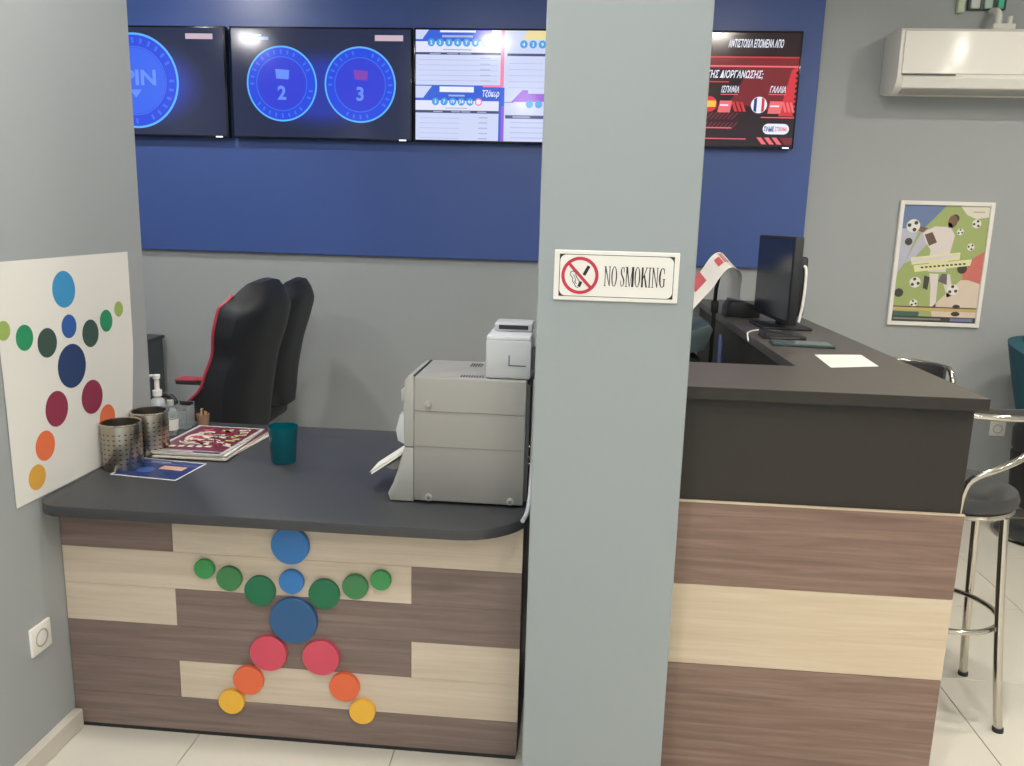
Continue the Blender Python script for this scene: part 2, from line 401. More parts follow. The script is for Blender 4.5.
def wheel(f, cx, cy, r, seed, up_=0):
    rnd = random.Random(seed)
    f.circ(cx, cy, r * 1.0, RIMC, 3, n=64); f.circ(cx, cy, r * .955, DISC, 4, n=64)
    f.ring(cx, cy, r * .70, r * .725, TICK, 5, n=56); f.circ(cx, cy, r * .69, DISC2 if up_ else DISC3, 5, n=48)
    for k in range(28):
        a = 2 * pi * k / 28; p = [(cx + r * q * cos(a + d), cy + r * q * sin(a + d)) for q, d in ((.79, -.03), (.79, .035), (.9, .04), (.9, -.02))]
        if rnd.random() < .8: f.poly(p, TICK, 5)
def tvextras(f):
    f.rect(.44, -.296, .48, -.288, LED, 2)
def glow(f, cx, cy, rx, ry, n=9):
    for k in range(n):
        q = (k / (n - 1)) ** 1.3; c = tuple(int(p + (r_ - p) * q) for p, r_ in zip((38, 46, 76), (44, 60, 168)))
        f.circ(cx, cy, rx * (1 - .5 * k / n), G('glow_%d' % k, c, .95), 1.2 + k * .08, n=48, ry=ry * (1 - .5 * k / n))
t, f = tv('television showing half a blue wheel, cut off by the left wall', -3.05, -2.016)
f.rect(-W / 2, -H / 2, W / 2, H / 2, NIGHT, 1)
glow(f, .06, -.02, .36, .25); wheel(f, -.018, .002, .256, 1)
f.text('SPIN', -.018, .02, .085, MARK, 6, bold=.03, wid=.25); f.poly([(-.05, -.045), (.02, -.045), (-.015, -.09)], MARK, 6)
f.rect(.288, .227, .444, .256, BAR, 2); tvextras(f); f.build('screen', t)
t, f = tv('television showing two blue numbered wheels side by side', -1.993, -.968)
f.rect(-W / 2, -H / 2, W / 2, H / 2, NIGHT, 1)
glow(f, .0, -.03, .46, .24)
RED_ = G('blockred', (138, 74, 190), .9)
for s_, d in ((-1, '2'), (1, '3')):
    cx = -.221 if s_ < 0 else .222
    wheel(f, cx, -.003, .200, 3 + s_, 1); f.text(d, cx, -.05, .075, MARK, 6, bold=.03)
    f.poly([(cx - .03, .025), (cx + .04, .02), (cx + .045, .07), (cx - .035, .075)], MARK if s_ < 0 else RED_, 6)
f.rect(.306, .226, .462, .256, BAR, 2); f.rect(-.405, .226, -.29, .242, MARK, 2); f.rect(-.37, .247, -.33, .254, MARK, 2); tvextras(f)
f.build('screen', t)
# results tables
t, f = tv('bright television with white result tables and blue number balls', -.959, .068)
PG = G('page', (205, 214, 246), 1.0); HD = G('header', (52, 96, 216), 1.0); HD2 = G('header2', (84, 92, 222), 1.0); CY = G('ball', (66, 158, 226), 1.0); DK = G('tablebar', (64, 76, 122), 1.0)
LN = G('lineink', (164, 178, 216), 1.0); PK = G('pinkrule', (246, 130, 170), 1.0); PU = G('purple', (150, 92, 214), 1.0); YL = G('yellow', (238, 222, 160), 1.0); HD3 = G('page2', (226, 228, 248), 1.0)
f.rect(-W / 2, -H / 2, W / 2, H / 2, PG, 1)
q = lambda px, py: (-.503 + (px - 70) * .001108, .286 - (py - 150) * .001108)
def qr(x0, y0, x1, y1, m, l=3): a_, b_ = q(x0, y1), q(x1, y0); f.rect(a_[0], a_[1], b_[0], b_[1], m, l)
def qp(pts, m, l=3): f.poly([q(*p) for p in pts], m, l)
qr(70, 150, 490, 203, HD, 2); qr(360, 150, 445, 190, HD2, 3); qr(443, 150, 490, 190, HD3, 4); qp([(70, 150), (135, 150), (102, 193), (70, 193)], PG, 3)
qr(190, 152, 365, 161, WHT, 4); qr(200, 174, 352, 184, LN, 4); qr(70, 203, 490, 252, HD3, 3)
for k in range(7):
    c = q(147 + 43.5 * k, 208); f.circ(c[0], c[1], .0205, CY, 5, n=24); f.text('2236781'[k], c[0], c[1], .019, WHT, 6, bold=.02)
qr(205, 238, 345, 243, LN, 4); qr(70, 253, 490, 264, DK, 4)
for x in (140, 225, 290): qr(x, 257, x + 55, 261, LN, 5)
for k in range(5): qr(85, 287 + 24 * k, 475, 289 + 24 * k, LN, 3); qr(390, 278 + 26 * k, 440, 282 + 26 * k, LN, 4)
qr(490, 150, 507, 408, PK, 4); qr(405, 403, 507, 413, PK, 5)
qr(70, 405, 490, 478, HD, 3); qp([(70, 410), (152, 410), (108, 466), (70, 466)], PG, 4); qr(190, 412, 360, 438, WHT, 4); qr(235, 450, 315, 458, LN, 4)
c = q(445, 445); f.text('Τζόκερ', c[0], c[1], .044, WHT, 5, bold=.02, shear=.2, wid=.092)
qr(70, 478, 485, 525, HD3, 4)
for k in range(6):
    c = q(170 + 43 * k, 483); f.circ(c[0], c[1], .020, CY if k < 5 else PK, 5, n=24)
    f.circ(c[0], c[1], .013, WHT, 6, n=20) if k == 5 else f.text(['3', '7', '19', '34', '44'][k], c[0], c[1], .019, WHT, 6, bold=.02)
qr(220, 512, 330, 516, LN, 5); qr(70, 524, 485, 537, DK, 5)
for x in (160, 250, 300, 380): qr(x, 528, x + 45, 533, LN, 6)
for k in range(5): qr(90, 560 + 24 * k, 290, 562 + 24 * k, LN, 3); qr(385, 554 + 25 * k, 430, 559 + 25 * k, LN, 4)
qr(485, 413, 512, 666, HD, 3); qr(497, 500, 512, 666, PU, 4)
for d in (0, 490):
    qp([(590 + d, 190), (620 + d, 150), (980 + min(d, 0), 150), (980, 190)], YL, 3) if d == 0 else 0
for k in range(7): c = q(601 + 45 * k, 213); f.circ(c[0], c[1], .0205, CY, 5, n=24); f.text('4297153'[k], c[0], c[1], .019, WHT, 6, bold=.02)
qr(522, 255, 970, 267, DK, 4)
for k in range(5): qr(530, 300 + 28 * k, 960, 302 + 28 * k, LN, 3)
qp([(512, 480), (545, 480), (600, 424), (628, 424), (628, 440), (975, 440), (975, 472), (560, 480), (556, 484), (512, 484)], PU, 3)
for k in range(6): c = q(636 + 45 * k, 490); f.circ(c[0], c[1], .020, CY, 5, n=24)
qr(518, 542, 970, 558, DK, 4); qr(555, 547, 640, 553, LN, 5)
for k in range(4): qr(545, 575 + 24 * k, 900, 578 + 24 * k, LN, 3)
tvextras(f); f.build('screen', t)
# betting screen
t, f = tv('dark red television with slanted white lettering and two flags', .072, 1.100)
DR = G('darkred', (40, 18, 26), .9); MR = G('midred', (128, 34, 44), .9); RR = G('red', (214, 52, 62), 1.0); PR = G('palered', (240, 110, 116), 1.0); YE = G('flagyellow', (246, 196, 62), 1.0); FB = G('flagblue', (32, 52, 120), 1.0)
f.rect(-W / 2, -H / 2, W / 2, H / 2, DR, 1)
f.poly([(.16, -.06), (W / 2, -.13), (W / 2, .165), (-.2, .165), (-.2, .12), (.24, .1), (.2, .0)], MR, 2); f.poly([(.42, -.13), (W / 2, -.13), (W / 2, .13), (.47, .1)], RR, 3)
for k in range(9): f.poly([(W / 2 - .012, -.12 + .026 * k), (W / 2, -.13 + .026 * k), (W / 2, -.107 + .026 * k)], DR, 4)
for k in range(24): f.rect(.02 + .022 * (k % 8), -.2 + .05 * (k // 8), .028 + .022 * (k % 8), -.165 + .05 * (k // 8), MR, 2.5, .03)
f.text('ΑΝΤΙΣΤΟΙΧΑ ΕΠΟΜΕΝΑ ΑΠΟ', .275, .233, .042, WHT, 5, bold=.022, shear=.3, wid=.285)
f.rect(-.3, .161, W / 2, .168, RR, 4); f.rect(-.5, .115, W / 2, .123, PR, 4)
f.text('Ε ΤΗΣ ΔΙΟΡΓΑΝΩΣΗΣ;', .165, .076, .046, WHT, 5, bold=.022, shear=.3, wid=.32)
f.rect(-.5, .037, .15, .043, RR, 4)
f.text('ΙΣΠΑΝΙΑ', .158, .003, .034, WHT, 5, bold=.022, shear=.3, wid=.092); f.rect(.11, -.025, .2, -.021, PR, 4)
f.text('ΓΑΛΛΙΑ', .406, .005, .034, WHT, 5, bold=.022, shear=.3, wid=.082); f.rect(.36, -.023, .45, -.019, PR, 4)
f.circ(.055, -.073, .040, RR, 5, n=28); f.rect(.022, -.088, .089, -.056, YE, 6)
f.circ(.315, -.075, .042, WHT, 5, n=28); f.poly([(.288, -.105), (.303, -.113), (.303, -.037), (.288, -.045)], FB, 6); f.poly([(.328, -.113), (.343, -.105), (.343, -.045), (.328, -.037)], RR, 6)
f.rect(.1, -.115, .165, -.055, PR, 4, .01); f.rect(.362, -.118, .43, -.055, PR, 4, .01)
for k in range(3): f.poly([(.19 + .022 * k, -.11), (.205 + .022 * k, -.11), (.185 + .022 * k, -.06), (.17 + .022 * k, -.06)], RR, 5); f.poly([(.45 + .02 * k, -.11), (.462 + .02 * k, -.11), (.445 + .02 * k, -.06), (.433 + .02 * k, -.06)], PR, 5)
f.rect(.112, -.082, .155, -.074, WHT, 5); f.rect(.375, -.084, .42, -.076, WHT, 5)
f.rect(-.5, -.197, .18, -.191, PR, 4); f.rect(-.5, -.252, .26, -.247, PR, 4); f.rect(.33, -.14, W / 2, -.135, PR, 4)
f.circ(.372, -.196, .027, WHT, 4, n=20); f.circ(.455, -.196, .027, WHT, 4.2, n=20); f.rect(.372, -.223, .455, -.169, WHT, 4.4)
f.text('ΠΑΜΕ', .378, -.196, .026, FB, 6, bold=.04, wid=.05); f.text('ΣΤΟΙΧΗΜΑ', .44, -.196, .022, RR, 6, bold=.03, wid=.062)
for k in range(3): f.poly([(.345 + .04 * k, -.275), (.37 + .04 * k, -.275), (.34 + .04 * k, -.24), (.315 + .04 * k, -.24)], PR, 4)
f.poly([(.465, -.275), (W / 2, -.275), (W / 2, -.24), (.435, -.24)], MR, 4)
f.rect(.455, -.2955, .49, -.2885, LED, 2); f.build('screen', t)

# ------------------------------------------------------------------ no smoking sign on the pillar
PYF = 1.9
sg = thing('no_smoking_sign', 'white NO SMOKING sign with red prohibition circle on the pillar', 'sign', (.08, PYF, 1.43))
obj('plate', B().box(-.063, .2225, PYF - .006, PYF, 1.3735, 1.4885, .0015, 1), mat('sign_white', (226, 224, 216), .35), sg, smooth=False)
f = Flat((.08, PYF - .006, 1.431), (1, 0, 0), (0, 0, 1), (0, -1, 0)); f.top = .0003
K = ink('black', (22, 22, 24)); RD = ink('signred', (186, 44, 66)); SW = mat('sign_white', (226, 224, 216), .35)
def rrect(x0, y0, x1, y1, r, n=6):
    p = []
    for cx, cy, a in ((x1 - r, y1 - r, 0), (x0 + r, y1 - r, 90), (x0 + r, y0 + r, 180), (x1 - r, y0 + r, 270)):
        for k in range(n + 1): q = R(a + 90 * k / n); p.append((cx + r * cos(q), cy + r * sin(q)))
    return p
f.rect(-.131, -.0485, .131, .0485, K, 1); f.poly(rrect(-.1295, -.047, .1295, .047, .014), SW, 2)
f.ring(-.083, 0, .0352, .0428, RD, 4, n=56); f.line([(-.110, .028), (-.056, -.029)], .007, RD, 5)
f.line([(-.074, .001), (-.063, .022)], .0075, K, 3); f.line([(-.085, -.026), (-.080, -.014)], .007, K, 3)
f.line([(-.104, .008), (-.099, .010), (-.093, .006), (-.092, -.001), (-.088, -.008), (-.084, -.014)], .0018, K, 3)
f.line([(-.104, .008), (-.105, .000), (-.099, -.006), (-.100, -.013), (-.095, -.019), (-.092, -.026), (-.086, -.028)], .0018, K, 3)
f.line([(-.098, .002), (-.094, -.006), (-.092, -.014)], .0014, K, 3); f.line([(-.096, -.012), (-.090, -.020)], .0014, K, 3)
def serif(f, ch, x, y, h, wd):
    Th, tn = wd * .27, wd * .12; X = lambda u: x + u * wd; Y = lambda v: y + v * h
    sr = lambda cx, v: f.rect(X(cx) - wd * .15, Y(v) - h * .016, X(cx) + wd * .15, Y(v) + h * .016, K, 4)
    st_ = lambda cx, wdt, a=0, b=1: f.rect(X(cx) - wdt / 2, Y(a), X(cx) + wdt / 2, Y(b), K, 3)
    if ch == 'N': st_(.16, tn); st_(.84, tn); f.poly([(X(.06), Y(1)), (X(.26), Y(1)), (X(.88), Y(0)), (X(.78), Y(0))], K, 3); sr(.16, .016); sr(.84, .984); sr(.14, .984)
    elif ch == 'O': 
        for k in range(32):
            a, b = 2 * pi * k / 32, 2 * pi * (k + 1) / 32
            q = lambda t, i: (X(.5) + cos(t) * (wd * (.46 - i * .2)), Y(.5) + sin(t) * (h * (.51 - i * .04)))
            f.poly([q(a, 0), q(b, 0), q(b, 1), q(a, 1)], K, 3)
    elif ch == 'I': st_(.5, Th * 1.25); f.rect(X(.12), Y(0), X(.88), Y(.032), K, 4); f.rect(X(.12), Y(.968), X(.88), Y(1), K, 4)
    elif ch == 'S':
        p = [(.8, .74), (.76, .88), (.6, .975), (.42, .97), (.24, .86), (.22, .72), (.36, .58), (.6, .45), (.78, .32), (.78, .16), (.6, .03), (.4, .02), (.22, .12), (.17, .3)]
        wds = [tn, tn, tn, tn * 1.2, Th * .7, Th, Th, Th, Th, Th * .7, tn * 1.2, tn, tn, tn]
        f.line([(X(a), Y(b)) for a, b in p], wds, K, 3); f.rect(X(.78), Y(.7), X(.83), Y(1), K, 4); f.rect(X(.14), Y(0), X(.19), Y(.32), K, 4)
    elif ch == 'M': st_(.12, tn * .8); st_(.86, Th); f.poly([(X(.06), Y(1)), (X(.26), Y(1)), (X(.53), Y(0)), (X(.46), Y(0))], K, 3); f.poly([(X(.80), Y(1)), (X(.87), Y(1)), (X(.53), Y(0)), (X(.47), Y(0))], K, 3); sr(.12, .016); sr(.86, .016); sr(.12, .984); sr(.88, .984)
    elif ch == 'K': st_(.22, Th); f.line([(X(.86), Y(.98)), (X(.3), Y(.42))], tn, K, 3); f.poly([(X(.42), Y(.58)), (X(.56), Y(.7)), (X(1.0), Y(0)), (X(.76), Y(0))], K, 3); sr(.22, .016); sr(.22, .984); sr(.86, .016); sr(.84, .984)
    elif ch == 'G':
        p = [(.84, .7), (.8, .88), (.62, .98), (.46, .98), (.26, .84), (.17, .6), (.17, .4), (.26, .16), (.46, .02), (.64, .03), (.82, .14)]
        wds = [tn, tn, tn, tn, Th * .8, Th, Th, Th * .8, tn, tn, tn]
        f.line([(X(a), Y(b)) for a, b in p], wds, K, 3); f.rect(X(.74), Y(.06), X(.92), Y(.44), K, 4); f.rect(X(.62), Y(.42), X(1), Y(.455), K, 4); f.rect(X(.82), Y(.7), X(.87), Y(1), K, 4)
xx = -.0275
for ch, wd in (('N', .0165), ('O', .0155), (' ', .005), ('S', .0125), ('M', .021), ('O', .0155), ('K', .0165), ('I', .0085), ('N', .0165), ('G', .016)):
    if ch != ' ': serif(f, ch, xx, -.0225, .0455, wd * .92)
    xx += wd * .92 + .0008
f.build('print', sg)

# ------------------------------------------------------------------ poster with coloured dots on the left wall
ps = thing('dot_figure_poster', 'large white paper poster with a figure of coloured dots on the left wall', 'poster', (LX, 2.25, .765))
def pedge(v):
    z = .759 + (1.412 - .759) * v
    y1 = 2.50 + .06 * min(1, v * 1.9) ** .8; y0 = 1.945 - .01 * v
    return y0, y1, z
def pf(u, v, off=0):
    y0, y1, z = pedge(v); bow = .0015 + .003 * (1 - v) * abs(u - .35) + .002 * sin(u * 5 + v * 3) ** 2 + off
    return Vector((LX + bow, y0 + (y1 - y0) * u, z + .006 * u * v))
obj('sheet', B().grid(lambda u, v: pf(u, v), 24, 24, .0006), PAPER, ps)
dots = [(2.217, 1.323, .0525, 'sky', (64, 150, 200)), (2.227, 1.215, .0345, 'royal', (52, 96, 168)), (2.127, 1.181, .0415, 'forest', (62, 84, 76)), (2.036, 1.208, .035, 'emerald', (44, 146, 98)),
        (1.958, 1.237, .0255, 'lime', (160, 184, 98)), (2.328, 1.181, .042, 'forest', (62, 84, 76)), (2.416, 1.209, .0345, 'emerald', (44, 146, 98)), (2.489, 1.238, .0245, 'lime', (160, 184, 98)),
        (2.228, 1.098, .065, 'deepnavy', (44, 66, 108)), (2.144, .988, .0515, 'maroon', (148, 52, 78)), (2.313, .987, .0525, 'maroon', (148, 52, 78)), (2.079, .897, .0425, 'tangerine', (236, 118, 74)),
        (2.383, .906, .041, 'tangerine', (236, 118, 74)), (2.034, .819, .0355, 'amber', (224, 168, 70)), (2.428, .822, .034, 'amber', (224, 168, 70))]
bmm = B(); ms = []; t_ = bmm.bm
for y, z, r, n, c in dots:
    m = ink(n, c); ms.append(m) if m not in ms else 0
    rings = []
    for q in (1, .5):
        rg = []
        for k in range(32):
            a = 2 * pi * k / 32; yy, zz = y + q * r * cos(a), z + q * r * sin(a); v = min(1, max(0, (zz - .759) / .653)); y0, y1, _ = pedge(v)
            rg.append(t_.verts.new(pf(min(1, max(0, (yy - y0) / (y1 - y0))), v, .0012) * 1.0)); rg[-1].co.y = yy; rg[-1].co.z = zz
        rings.append(rg)
    for k in range(32):
        fc = t_.faces.new((rings[0][k], rings[0][(k + 1) % 32], rings[1][(k + 1) % 32], rings[1][k])); fc.material_index = ms.index(m)
    fc = t_.faces.new(rings[1]); fc.material_index = ms.index(m)
obj('printed_dots', bmm, ms, ps, smooth=False)

# ------------------------------------------------------------------ football poster in a white frame
fp = thing('framed_football_poster', 'white framed football poster with a player and flying balls on the back wall', 'poster', (1.96, YB, 1.04))
X0, X1, Z0, Z1 = 1.7135, 2.2075, 1.039, 1.718
fr = B()
for a in ((X0, X0 + .022, Z0, Z1), (X1 - .022, X1, Z0, Z1), (X0 + .022, X1 - .022, Z0, Z0 + .022), (X0 + .022, X1 - .022, Z1 - .022, Z1)):
    obj('frame_bar', B().box(a[0], a[1], YB - .02, YB, a[2], a[3], .002, 1), WHITEP, fp, smooth=False)
fr.bm.free()
f = Flat(((X0 + X1) / 2, YB - .008, (Z0 + Z1) / 2), (1, 0, 0), (0, 0, 1), (0, -1, 0)); f.top = .0004
g = lambda n, c: ink('poster_' + n, c, .35)
a, b = .226, .318
GR = g('green', (164, 178, 112)); f.rect(-a, -b, a, b, GR, 1)
f.poly([(-a, .318), (-.0, .318), (-.11, .19), (-a, .12)], g('blue', (112, 130, 170)), 2); f.poly([(-a, .19), (-.13, .19), (-.19, .0), (-a, -.06)], g('lilac', (190, 190, 206)), 3)
f.poly([(-.11, .19), (-.02, .19), (-.15, .02), (-.19, .0)], g('lilac', (190, 190, 206)), 2)
f.poly([(a, .08), (a, -.12), (.13, -.10), (.12, .0)], g('red', (206, 116, 106)), 2); f.poly([(a, -.10), (a, -b), (.0, -b), (-.02, -.24), (.12, -.08), (.16, -.08)], g('sand', (222, 204, 184)), 3)
f.poly([(a, .318), (.07, .318), (.11, .27), (.16, .25), (a, .26)], g('cream', (226, 220, 204)), 3); f.rect(.14, .283, .20, .29, g('tan', (196, 176, 150)), 4)
# footballer (print)
SH = g('shirt', (226, 216, 210)); SK = g('skin', (128, 98, 76)); HR = g('dark', (74, 68, 62))
f.poly([(-.11, .17), (-.05, .205), (.03, .205), (.06, .16), (.045, .06), (.035, -.04), (-.06, -.04), (-.06, .08), (-.09, .12)], SH, 3)
f.circ(.04, .235, .024, SK, 4, ry=.032, n=20); f.circ(.05, .25, .022, HR, 3, n=20, ry=.022); f.poly([(.02, .2), (.045, .2), (.035, .225), (.015, .225)], HR, 4)
f.poly([(-.11, .17), (-.085, .195), (-.17, .215), (-.18, .2)], SK, 4); f.poly([(-.1, .16), (-.06, .175), (-.03, .12), (-.07, .10)], g('brown', (110, 90, 78)), 4)
f.poly([(-.05, -.05), (.0, -.05), (.005, -.23), (-.025, -.24), (-.035, -.12)], SH, 3); f.poly([(.01, -.05), (.06, -.05), (.09, -.16), (.06, -.18), (.03, -.1)], SH, 3)
f.poly([(-.075, -.06), (-.045, -.07), (-.05, -.14), (-.075, -.13)], HR, 4); f.poly([(.015, -.05), (.045, -.05), (.05, -.11), (.0, -.09)], g('greyleg', (112, 104, 104)), 4)
def ball(x, y, r, dark=False):
    f.circ(x, y, r, HR if dark else g('ballwhite', (232, 230, 222)), 5, n=18)
    if not dark:
        for k in range(3): q = 2.1 * k + x * 20; f.circ(x + r * .6 * cos(q), y + r * .6 * sin(q), r * .3, HR, 6, n=8)
for x, y, r, dk in ((-.165, .205, .036, 0), (.165, .225, .024, 0), (.085, .18, .018, 0), (.15, .1, .02, 0), (-.18, .12, .02, 1), (.12, -.02, .026, 1), (-.12, -.10, .03, 0), (.085, -.135, .03, 0), (-.2, -.16, .024, 1), (-.115, -.215, .021, 0)): ball(x, y, r, dk)
YW = g('banner', (230, 228, 176)); f.poly([(-.16, .035), (.10, .07), (.10, .03), (-.15, -.005)], YW, 7); f.poly([(-.14, -.008), (.165, .035), (.16, .0), (-.13, -.045)], YW, 8)
f.poly([(-.155, .025), (.09, .06), (.09, .042), (-.15, .005)], SH, 8)
for k in range(11): x = -.10 + .022 * k; f.rect(x, -.022 + .13 * (x + .1) * .9, x + .014, -.013 + .13 * (x + .1) * .9, HR, 9)
f.rect(-a, -.238, a, -.232, HR, 5); f.rect(-a, -.256, a, -.238, g('gold', (206, 178, 120)), 5); f.circ(.115, -.228, .02, HR, 6, n=12, ry=.012); f.circ(.115, -.268, .024, HR, 6, n=12, ry=.013)
f.rect(-a, -b, a, -.287, HR, 5); f.rect(-a, -.287, -.08, -.262, g('tealbar', (70, 104, 96)), 5); f.rect(-a + .01, -.306, .04, -.296, g('greybar', (132, 138, 124)), 6); f.rect(.09, -.31, .21, -.292, g('bluebar', (120, 128, 166)), 6)
obj('backing', B().box(X0 + .02, X1 - .02, YB - .008, YB - .001, Z0 + .02, Z1 - .02), WHITEM, fp, smooth=False)
f.build('print', fp)

# ------------------------------------------------------------------ air conditioner
ac = thing('air_conditioner', 'white split air conditioner high on the back wall', 'air conditioner', (1.96, YB, 2.25))
A0, A1 = 1.54, 2.40
prof = [(YB, 2.262), (YB, 2.555), (4.52, 2.555), (4.475, 2.548), (4.462, 2.535), (4.458, 2.34), (4.462, 2.30), (4.485, 2.262), (4.53, 2.243), (4.62, 2.245)]
obj('body', B().prism(prof, 'x', A0, A1, .004), WHITEP, ac)
obj('front_panel', B().prism([(4.462, 2.538), (4.451, 2.53), (4.451, 2.332), (4.462, 2.33)], 'x', A0 + .018, A1 - .018, .002), mat('white_gloss', (242, 238, 230), .14), ac)
obj('air_flap', B().prism([(4.46, 2.318), (4.455, 2.31), (4.474, 2.266), (4.482, 2.268)], 'x', A0 + .03, A1 - .03), WHITEP, ac)
obj('seam', B().box(A0 + .02, A0 + .28, 4.4515, 4.456, 2.322, 2.328), GREYD, ac, smooth=False)
obj('outlet_slot', B().prism([(4.482, 2.262), (4.487, 2.256), (4.53, 2.24), (4.53, 2.244)], 'x', A0 + .04, A1 - .04), GREYP, ac)
pf_ = thing('pipe_fitting', 'small white pipe fitting on top of the air conditioner', 'pipe fitting', (2.05, 4.62, 2.555))
obj('elbow', B().tube([(2.055, 4.6, 2.556), (2.055, 4.6, 2.66), (2.055, 4.69, 2.68)], .018, smooth=2), WHITEM, pf_)
obj('clip', B().box(2.02, 2.13, 4.57, 4.63, 2.556, 2.596, .004), WHITEM, pf_); obj('stub', B().cyl((2.11, 4.6, 2.59), (2.11, 4.6, 2.635), .013), WHITEM, pf_)
sn = thing('wall_sign', 'small dark sign with white and green letters above the air conditioner', 'sign', (1.98, YB, 2.67))
obj('plate', B().box(1.93, 2.12, YB - .02, YB, 2.685, 2.86, .004), mat('sign_dark', (58, 74, 70), .4), sn)
for k, (x, wd, c) in enumerate(((1.895, .035, (196, 212, 176)), (1.965, .045, (206, 210, 206)), (2.03, .04, (176, 206, 188)), (2.09, .03, (60, 190, 150)))):
    obj('letter', B().box(x - wd / 2, x + wd / 2, YB - .03, YB - .012 if k else YB, 2.668 if k == 0 else 2.69, 2.81, .006), mat('letter_%d' % k, c, .4), sn)

# ------------------------------------------------------------------ betting terminal / printer on the desk
pr = thing('ticket_terminal', 'bulky grey ticket terminal seen side-on on the desk by the pillar', 'terminal', (-.3, 2.32, TZ))
PY0, PY1 = 2.17, 2.455
obj('case', B().box(-.448, -.135, PY0, PY1, TZ + .008, 1.122, .006), GREYS, pr)
for z in (1.026, .924): obj('side_seam', B().box(-.446, -.137, PY0 - .0012, PY0 + .002, z - .0012, z + .0012), mat('seam_grey', (132, 130, 124), .6), pr, smooth=False)
fpro = [(-.448, TZ + .004), (-.516, TZ + .004), (-.523, TZ + .025), (-.507, .812), (-.494, .85), (-.483, .89), (-.474, .918), (-.448, .918)]
obj('lower_front', B().prism(fpro, 'y', PY0 + .002, PY1 - .002, .004), GREYP, pr)
obj('upper_front', B().prism([(-.448, .92), (-.476, .92), (-.478, 1.02), (-.474, 1.11), (-.466, 1.12), (-.448, 1.122)], 'y', PY0 + .002, PY1 - .002, .003), GREYP, pr)
obj('latch_cover', B().prism([(-.474, .925), (-.494, .935), (-.5, .965), (-.488, 1.012), (-.474, 1.02)], 'y', PY0 + .004, PY0 + .07, .003), SILV, pr)
obj('button', B().prism([(-.474, 1.045), (-.486, 1.048), (-.486, 1.08), (-.474, 1.085)], 'y', PY0 + .01, PY0 + .06, .003), GREYP, pr)
for x, z in ((-.408, 1.045), (-.404, .775), (-.172, .775)):
    c = obj('screw_boss', B().cyl((x, PY0 + .002, z), (x, PY0 - .004, z), .0105, n=20, bev=.001), GREYP, pr); obj('screw', B().cyl((x, PY0, z), (x, PY0 - .0055, z), .005, n=12), CHROME, c)
vb = B()
for k in range(9): vb.box(-.322 + .0075 * k, -.318 + .0075 * k, PY0 + .02, PY0 + .05, 1.1215, 1.1228)
for k in range(5): vb.box(-.318 + .0075 * k, -.314 + .0075 * k, PY1 - .09, PY1 - .04, 1.1215, 1.1228)
obj('vent_slots', vb, BLACK, pr, smooth=False, kind='stuff')
obj('top_seam', B().box(-.452, -.447, PY0 + .01, PY1 - .01, 1.1185, 1.1232), BLACK, pr, smooth=False)
for x in (-.42, -.17):
    for y in (PY0 + .03, PY1 - .03): obj('foot', B().cyl((x, y, TZ), (x, y, TZ + .01), .014), BLACK, pr)
obj('paper_tray', B().prism([(-0.5860, 0.8190), (-0.4860, 0.8900), (-0.4840, 0.8860), (-0.5840, 0.8140)], 'y', PY0 + .06, PY1 - .1), WHITEP, pr, smooth=False)
obj('tray_bracket', B().prism([(-0.5510, 0.8280), (-0.4860, 0.8720), (-0.4840, 0.8400), (-0.5260, 0.8220)], 'y', PY0 + .09, PY1 - .13), GREYP, pr, smooth=False)
obj('rear_panel', B().box(-.135, -.126, PY0 + .012, PY1 - .012, TZ + .02, 1.11), GREYD, pr, smooth=False)
for z in (.88, .90, .93): obj('connector', B().cyl((-.127, PY0 + .03, z), (-.1235, PY0 + .03, z), .005, n=10), CHROME, pr)

tk = thing('ticket_slip', 'white paper slips lying in the terminal tray', 'paper', (-.56, 2.3, .82))
obj('slip', B().prism([(-0.5920, 0.8165), (-0.4960, 0.8844), (-0.4958, 0.8852), (-0.5922, 0.8173)], 'y', PY0 + .07, PY1 - .11), PAPER, tk, smooth=False)

sb = thing('label_printer', 'small silver box printer standing on the grey terminal', 'printer', (-.19, 2.3, 1.123))
obj('body', B().box(-.252, -.126, 2.182, 2.36, 1.123, 1.232, .008), SILV, sb)
obj('lid', B().box(-.25, -.128, 2.184, 2.37, 1.228, 1.243, .005), mat('pale_silver', (206, 208, 210), .3), sb)
obj('top_module', B().box(-.238, -.13, 2.27, 2.372, 1.243, 1.268, .006), SILV, sb)
obj('display_slot', B().box(-.225, -.142, 2.2685, 2.2702, 1.25, 1.262), BLACK, sb, smooth=False)
obj('groove', B().box(-.188, -.14, 2.1812, 2.184, 1.160, 1.163).box(-.188, -.185, 2.1812, 2.184, 1.163, 1.19), GREYD, sb, smooth=False)
obj('side_clip', B().box(-.126, -.115, 2.20, 2.24, 1.15, 1.21, .004), GREYD, sb)
o = obj('cable', B().tube([(-.1075, 2.29, 1.34), (-.1075, 2.285, 1.2), (-.1075, 2.28, 1.0), (-.1075, 2.275, .85), (-.1075, 2.27, .757)], .0045, smooth=2), GREYD, org=(-.1075, 2.28, TZ))
tag(o, 'dark grey cable hanging down between the terminal and the pillar', 'cable')
o = obj('cable', B().tube([(-.1145, 2.21, 1.12), (-.1145, 2.20, 1.0), (-.1145, 2.19, .86), (-.116, 2.15, .79), (-.120, 2.11, .7625), (-.128, 2.062, .7615)], .0062, smooth=2), SILV, org=(-.115, 2.2, TZ))
tag(o, 'pale grey cable curling onto the desk at the corner by the pillar', 'cable')

